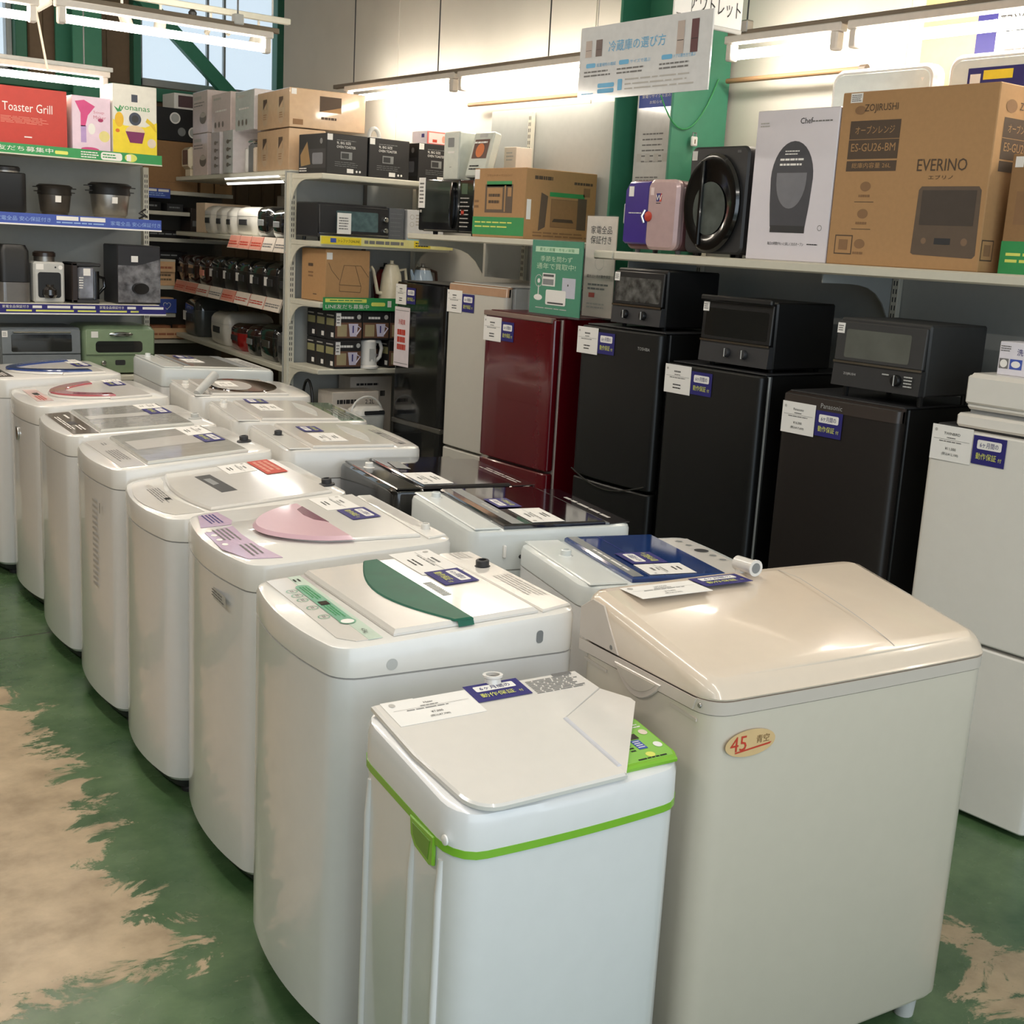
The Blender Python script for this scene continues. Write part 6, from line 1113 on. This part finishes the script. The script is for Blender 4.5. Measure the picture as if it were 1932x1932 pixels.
PEA = mat('peach_card', (228, 186, 140), .6)
for i, (x0, x1, z, h) in enumerate(((3.442, 3.6, 1.231, 0.113), (3.442, 3.589, 1.029, 0.113), (3.42, 3.566, 0.837, 0.101), (3.623, 3.712, 0.837, 0.101))):
    m = MB(); w_ = x1 - x0; m.box(-w_ / 2, w_ / 2, -.06, .06, 0, h, PEA if i < 2 else mat('copper_print', (160, 104, 72), .5), .003); m.frame((0, -.06, 0), rx=PI / 2); m.lines(-w_ * .35, w_ * .35, h * .25, h * .8, 2, BROWN if i < 2 else CREAM); m.rect(-w_ / 2 + .02, -w_ / 2 + .035, h * .5, h * .8, INK, .001)
    solo('carton', m, ('upper peach display box beside wrapped coffee machine', 'lower peach display box above heart card', 'copper-brown display box near the floor level far shelf', 'small tan box right of copper-brown display box')[i], 'box', ((x0 + x1) / 2, 9.05, z), 0)

# small rice cooker and stand behind tall black refrigerator
m = MB(); m.box(-.11, .11, -.075, .075, 0, .6, mat('dull_grey_stand', (88, 88, 84), .6), .005); solo('display_stand', m, 'low grey stand behind the tall black refrigerator', 'stand', (3.5, 5.99, 0))
t = thing('rice_cooker', 'white rice cooker with arched carry handle beside tall black refrigerator', 'rice cooker', (3.5, 5.99, .601)); m = MB(); m.stack([[(a, b, z) for a, b in outline(.2 - q, .15 - q, .05)] for z, q in ((0, .04), (.02, .01), (.1, 0))], mat('rice_white', (214, 212, 206), .25, coat=.5)); part('body', m, t)
m = MB(); m.stack([[(a, b, z) for a, b in outline(.2 - q, .15 - q, .05)] for z, q in ((.102, .0), (.13, .01), (.15, .05))], mat('rice_white', (214, 212, 206))); m.frame((0, -.074, .1), rx=PI / 2 - .2); m.rr(-.05, .08, .005, .03, .008, BLACK, .002); part('lid', m, t); m = MB(); m.tube([(-.1 * math.cos(PI * i / 12), -.01, .1 + .1 * math.sin(PI * i / 12)) for i in range(13)], .006, mat('rice_white', (214, 212, 206)), 8); part('carry_handle', m, t)

# ================================================================ lamps, tracks, pipes
BAT = mat('batten_white', (214, 206, 196), .5)
def tube_lamp(label, axis, x0, x1, c, z, group='fluorescent tube lamps', power=None, mt=None, r=.019, drop=.055):
    """batten with one bare tube along an axis; parts: batten, tube, sockets"""
    L_ = x1 - x0; rz = 0 if axis == 'x' else PI / 2
    loc = ((x0 + x1) / 2, c, z) if axis == 'x' else (c, (x0 + x1) / 2, z)
    t = thing('fluorescent_lamp', label, 'lamp', loc, rz, group)
    m = MB(); m.box(-L_ / 2, L_ / 2, -.022, .022, -.012, .02, BAT, .004); part('batten', m, t)
    m = MB(); m.tube([(-L_ / 2 + .045, 0, -drop), (L_ / 2 - .045, 0, -drop)], r, mt or TUBE, 14); part('tube', m, t)
    for s_ in (-1, 1):
        m = MB(); m.box(s_ * (L_ / 2 - .03) - .018, s_ * (L_ / 2 - .03) + .018, -.022, .022, -drop - .024, -.01, BAT, .006); part('socket', m, t)
    return t
RX = 3.92
t = thing('lamp_rail', 'steel lamp rail hung along the right wall beyond the green column', 'rail', (RX, 5.8, 2.56)); m = MB(); m.box(-.016, .016, -1.22, 1.4, -.012, .012, mat('rail_steel', (120, 108, 92), .5, metal=.4), .003); part('rail', m, t)
for y in (6.97, 6.04, 5.06): m = MB(); m.tube([(0, y - 5.8, .01), (0, y - 5.8, 1.04)], .0035, DARK, 6); part('hanger', m, t)
t = thing('lamp_rail', 'steel lamp rail hung along the right wall at upper right', 'rail', (RX, 2.6, 2.56)); m = MB(); m.box(-.016, .016, -1.6, 1.25, -.012, .012, mat('rail_steel', (120, 108, 92), .5, metal=.4), .003); part('rail', m, t)
for y in (3.76, 1.5): m = MB(); m.tube([(0, y - 2.6, .01), (0, y - 2.6, 1.04)], .0035, DARK, 6); m.box(-.02, .02, y - 2.62, y - 2.58, .0, .05, STEEL, .004); part('hanger', m, t)
for lab, a, b in (('lit tube lamp on wall rail nearest the window corner', 5.85, 7.05), ('lit tube lamp on wall rail above the microwave', 4.62, 5.82), ('short lit tube lamp right of the green column', 3.26, 3.86), ('long lit tube lamp at the upper right edge', 2.03, 3.23), ('lit tube lamp overhead beyond the right edge', .8, 2.0)):
    tube_lamp(lab, 'y', a, b, RX, 2.535)
tube_lamp('long lit tube lamp hung before the back window', 'x', 1.86, 2.93, 6.05, 2.62, drop=.06)
tube_lamp('lit tube lamp end cut by the left edge', 'x', .7, 1.82, 6.15, 2.62, drop=.06)
tube_lamp('lower lit tube lamp just above the red box', 'x', 1.3, 2.54, 7.3, 2.47, drop=.05)
t = thing('lamp_rail', 'steel rail carrying the tube lamps before the back window', 'rail', (2.0, 6.08, 2.655)); m = MB(); m.box(-1.4, .98, -.012, .012, -.014, .012, mat('rail_steel', (120, 108, 92), .5, metal=.4), .003); part('rail', m, t)
for q in (.76, -.16): m = MB(); m.tube([(q, 0, .01), (q, 0, .94)], .005, GREY, 8); m.box(q - .025, q + .025, -.02, .02, .0, .05, LGREY, .004); part('hanger', m, t)
m = MB(); m.tube([(0, 0, 0), (.06, -.0, -.34)], .006, CREAM, 8); solo('pull_cord', m, 'slanting cream cord between the two left lamps', 'cord', (1.93, 6.6, 2.72)); m = None
t = thing('lamp_rail', 'short rail above lower left lamp', 'rail', (1.9, 7.3, 2.505)); m = MB(); m.box(-.7, .66, -.01, .01, -.014, .01, LGREY, .003); part('rail', m, t); [part('hanger', (lambda q: (q.tube([(a, 0, .01), (a, 0, 1.09)], .004, GREY, 6), q)[1])(MB()), t) for a in (-.5, .5)]
# spot track before the window
t = thing('track_rail', 'cream spotlight track crossing in front of the back window', 'rail', (2.75, 6.5, 2.775)); m = MB(); m.box(-.95, .5, -.018, .018, -.012, .018, mat('cream_track', (206, 204, 190), .5), .003); part('track', m, t)
for q in (-.6, .4): m = MB(); m.tube([(q, 0, .01), (q, 0, .825)], .005, LGREY, 6); part('hanger', m, t)
SPT = mat('spot_cream', (214, 208, 196), .4)
for i, (x, ry, rx, small, lab) in enumerate(((1.98, 55, 20, 0, 'leftmost white spotlight, tilted right'), (2.33, -25, 10, 0, 'white spotlight tilted left above long tube lamp'), (2.53, 5, 0, 0, 'white spotlight hanging straight at window edge'), (2.80, -35, -30, 1, 'first slim spotlight angled across window'), (2.93, -50, -30, 1, 'second slim spotlight angled across window'), (3.07, 15, 10, 0, 'rightmost white spotlight near window corner'))):
    t = thing('spotlight', lab, 'spotlight', (x, 6.5, 2.76), 0, 'track spotlights'); m = MB(); m.tube([(0, 0, 0), (0, 0, -.05)], .007, SPT, 8); part('stem', m, t)
    m = MB(); m.frame((0, 0, -.05), ry=R(ry) if small == 0 else R(-ry), rx=R(rx)); rr_ = .014 if small else .03; hh = .08 if small else .085
    m.lathe([(rr_ * .6, .0), (rr_, -.01), (rr_, -hh), (rr_ * .9, -hh), (rr_ * .8, -hh + .02)], SPT, 20); part('head', m, t)
m = MB(); m.lathe([(.02, 0), (.022, .015), (.01, .03)], BLACK, 16); solo('ceiling_camera', m, 'small dark dome hanging under the spotlight track', 'camera', (2.70, 6.5, 2.733)); 
PIP = mat('brown_rod', (150, 118, 86), .5)
m = MB(); m.tube([(0, -.74, 0), (0, .74, 0)], .011, PIP, 10); solo('curtain_rod', m, 'thin brown rod along wall left of the column', 'rod', (4.06, 5.19, 2.405))
m = MB(); m.tube([(0, -.36, 0), (0, .36, 0)], .011, PIP, 10); m.tube([(0, -.375, .0), (0, -.345, 0)], .016, mat('rod_end_grey', (110, 96, 84), .4), 12); solo('curtain_rod', m, 'thin brown rod with grey end cap right of the column', 'rod', (4.06, 3.62, 2.405))
for o in bpy.data.objects:
    if o.name.startswith('carton') and o.type == 'MESH' and 'category' not in o: o['category'] = 'box'
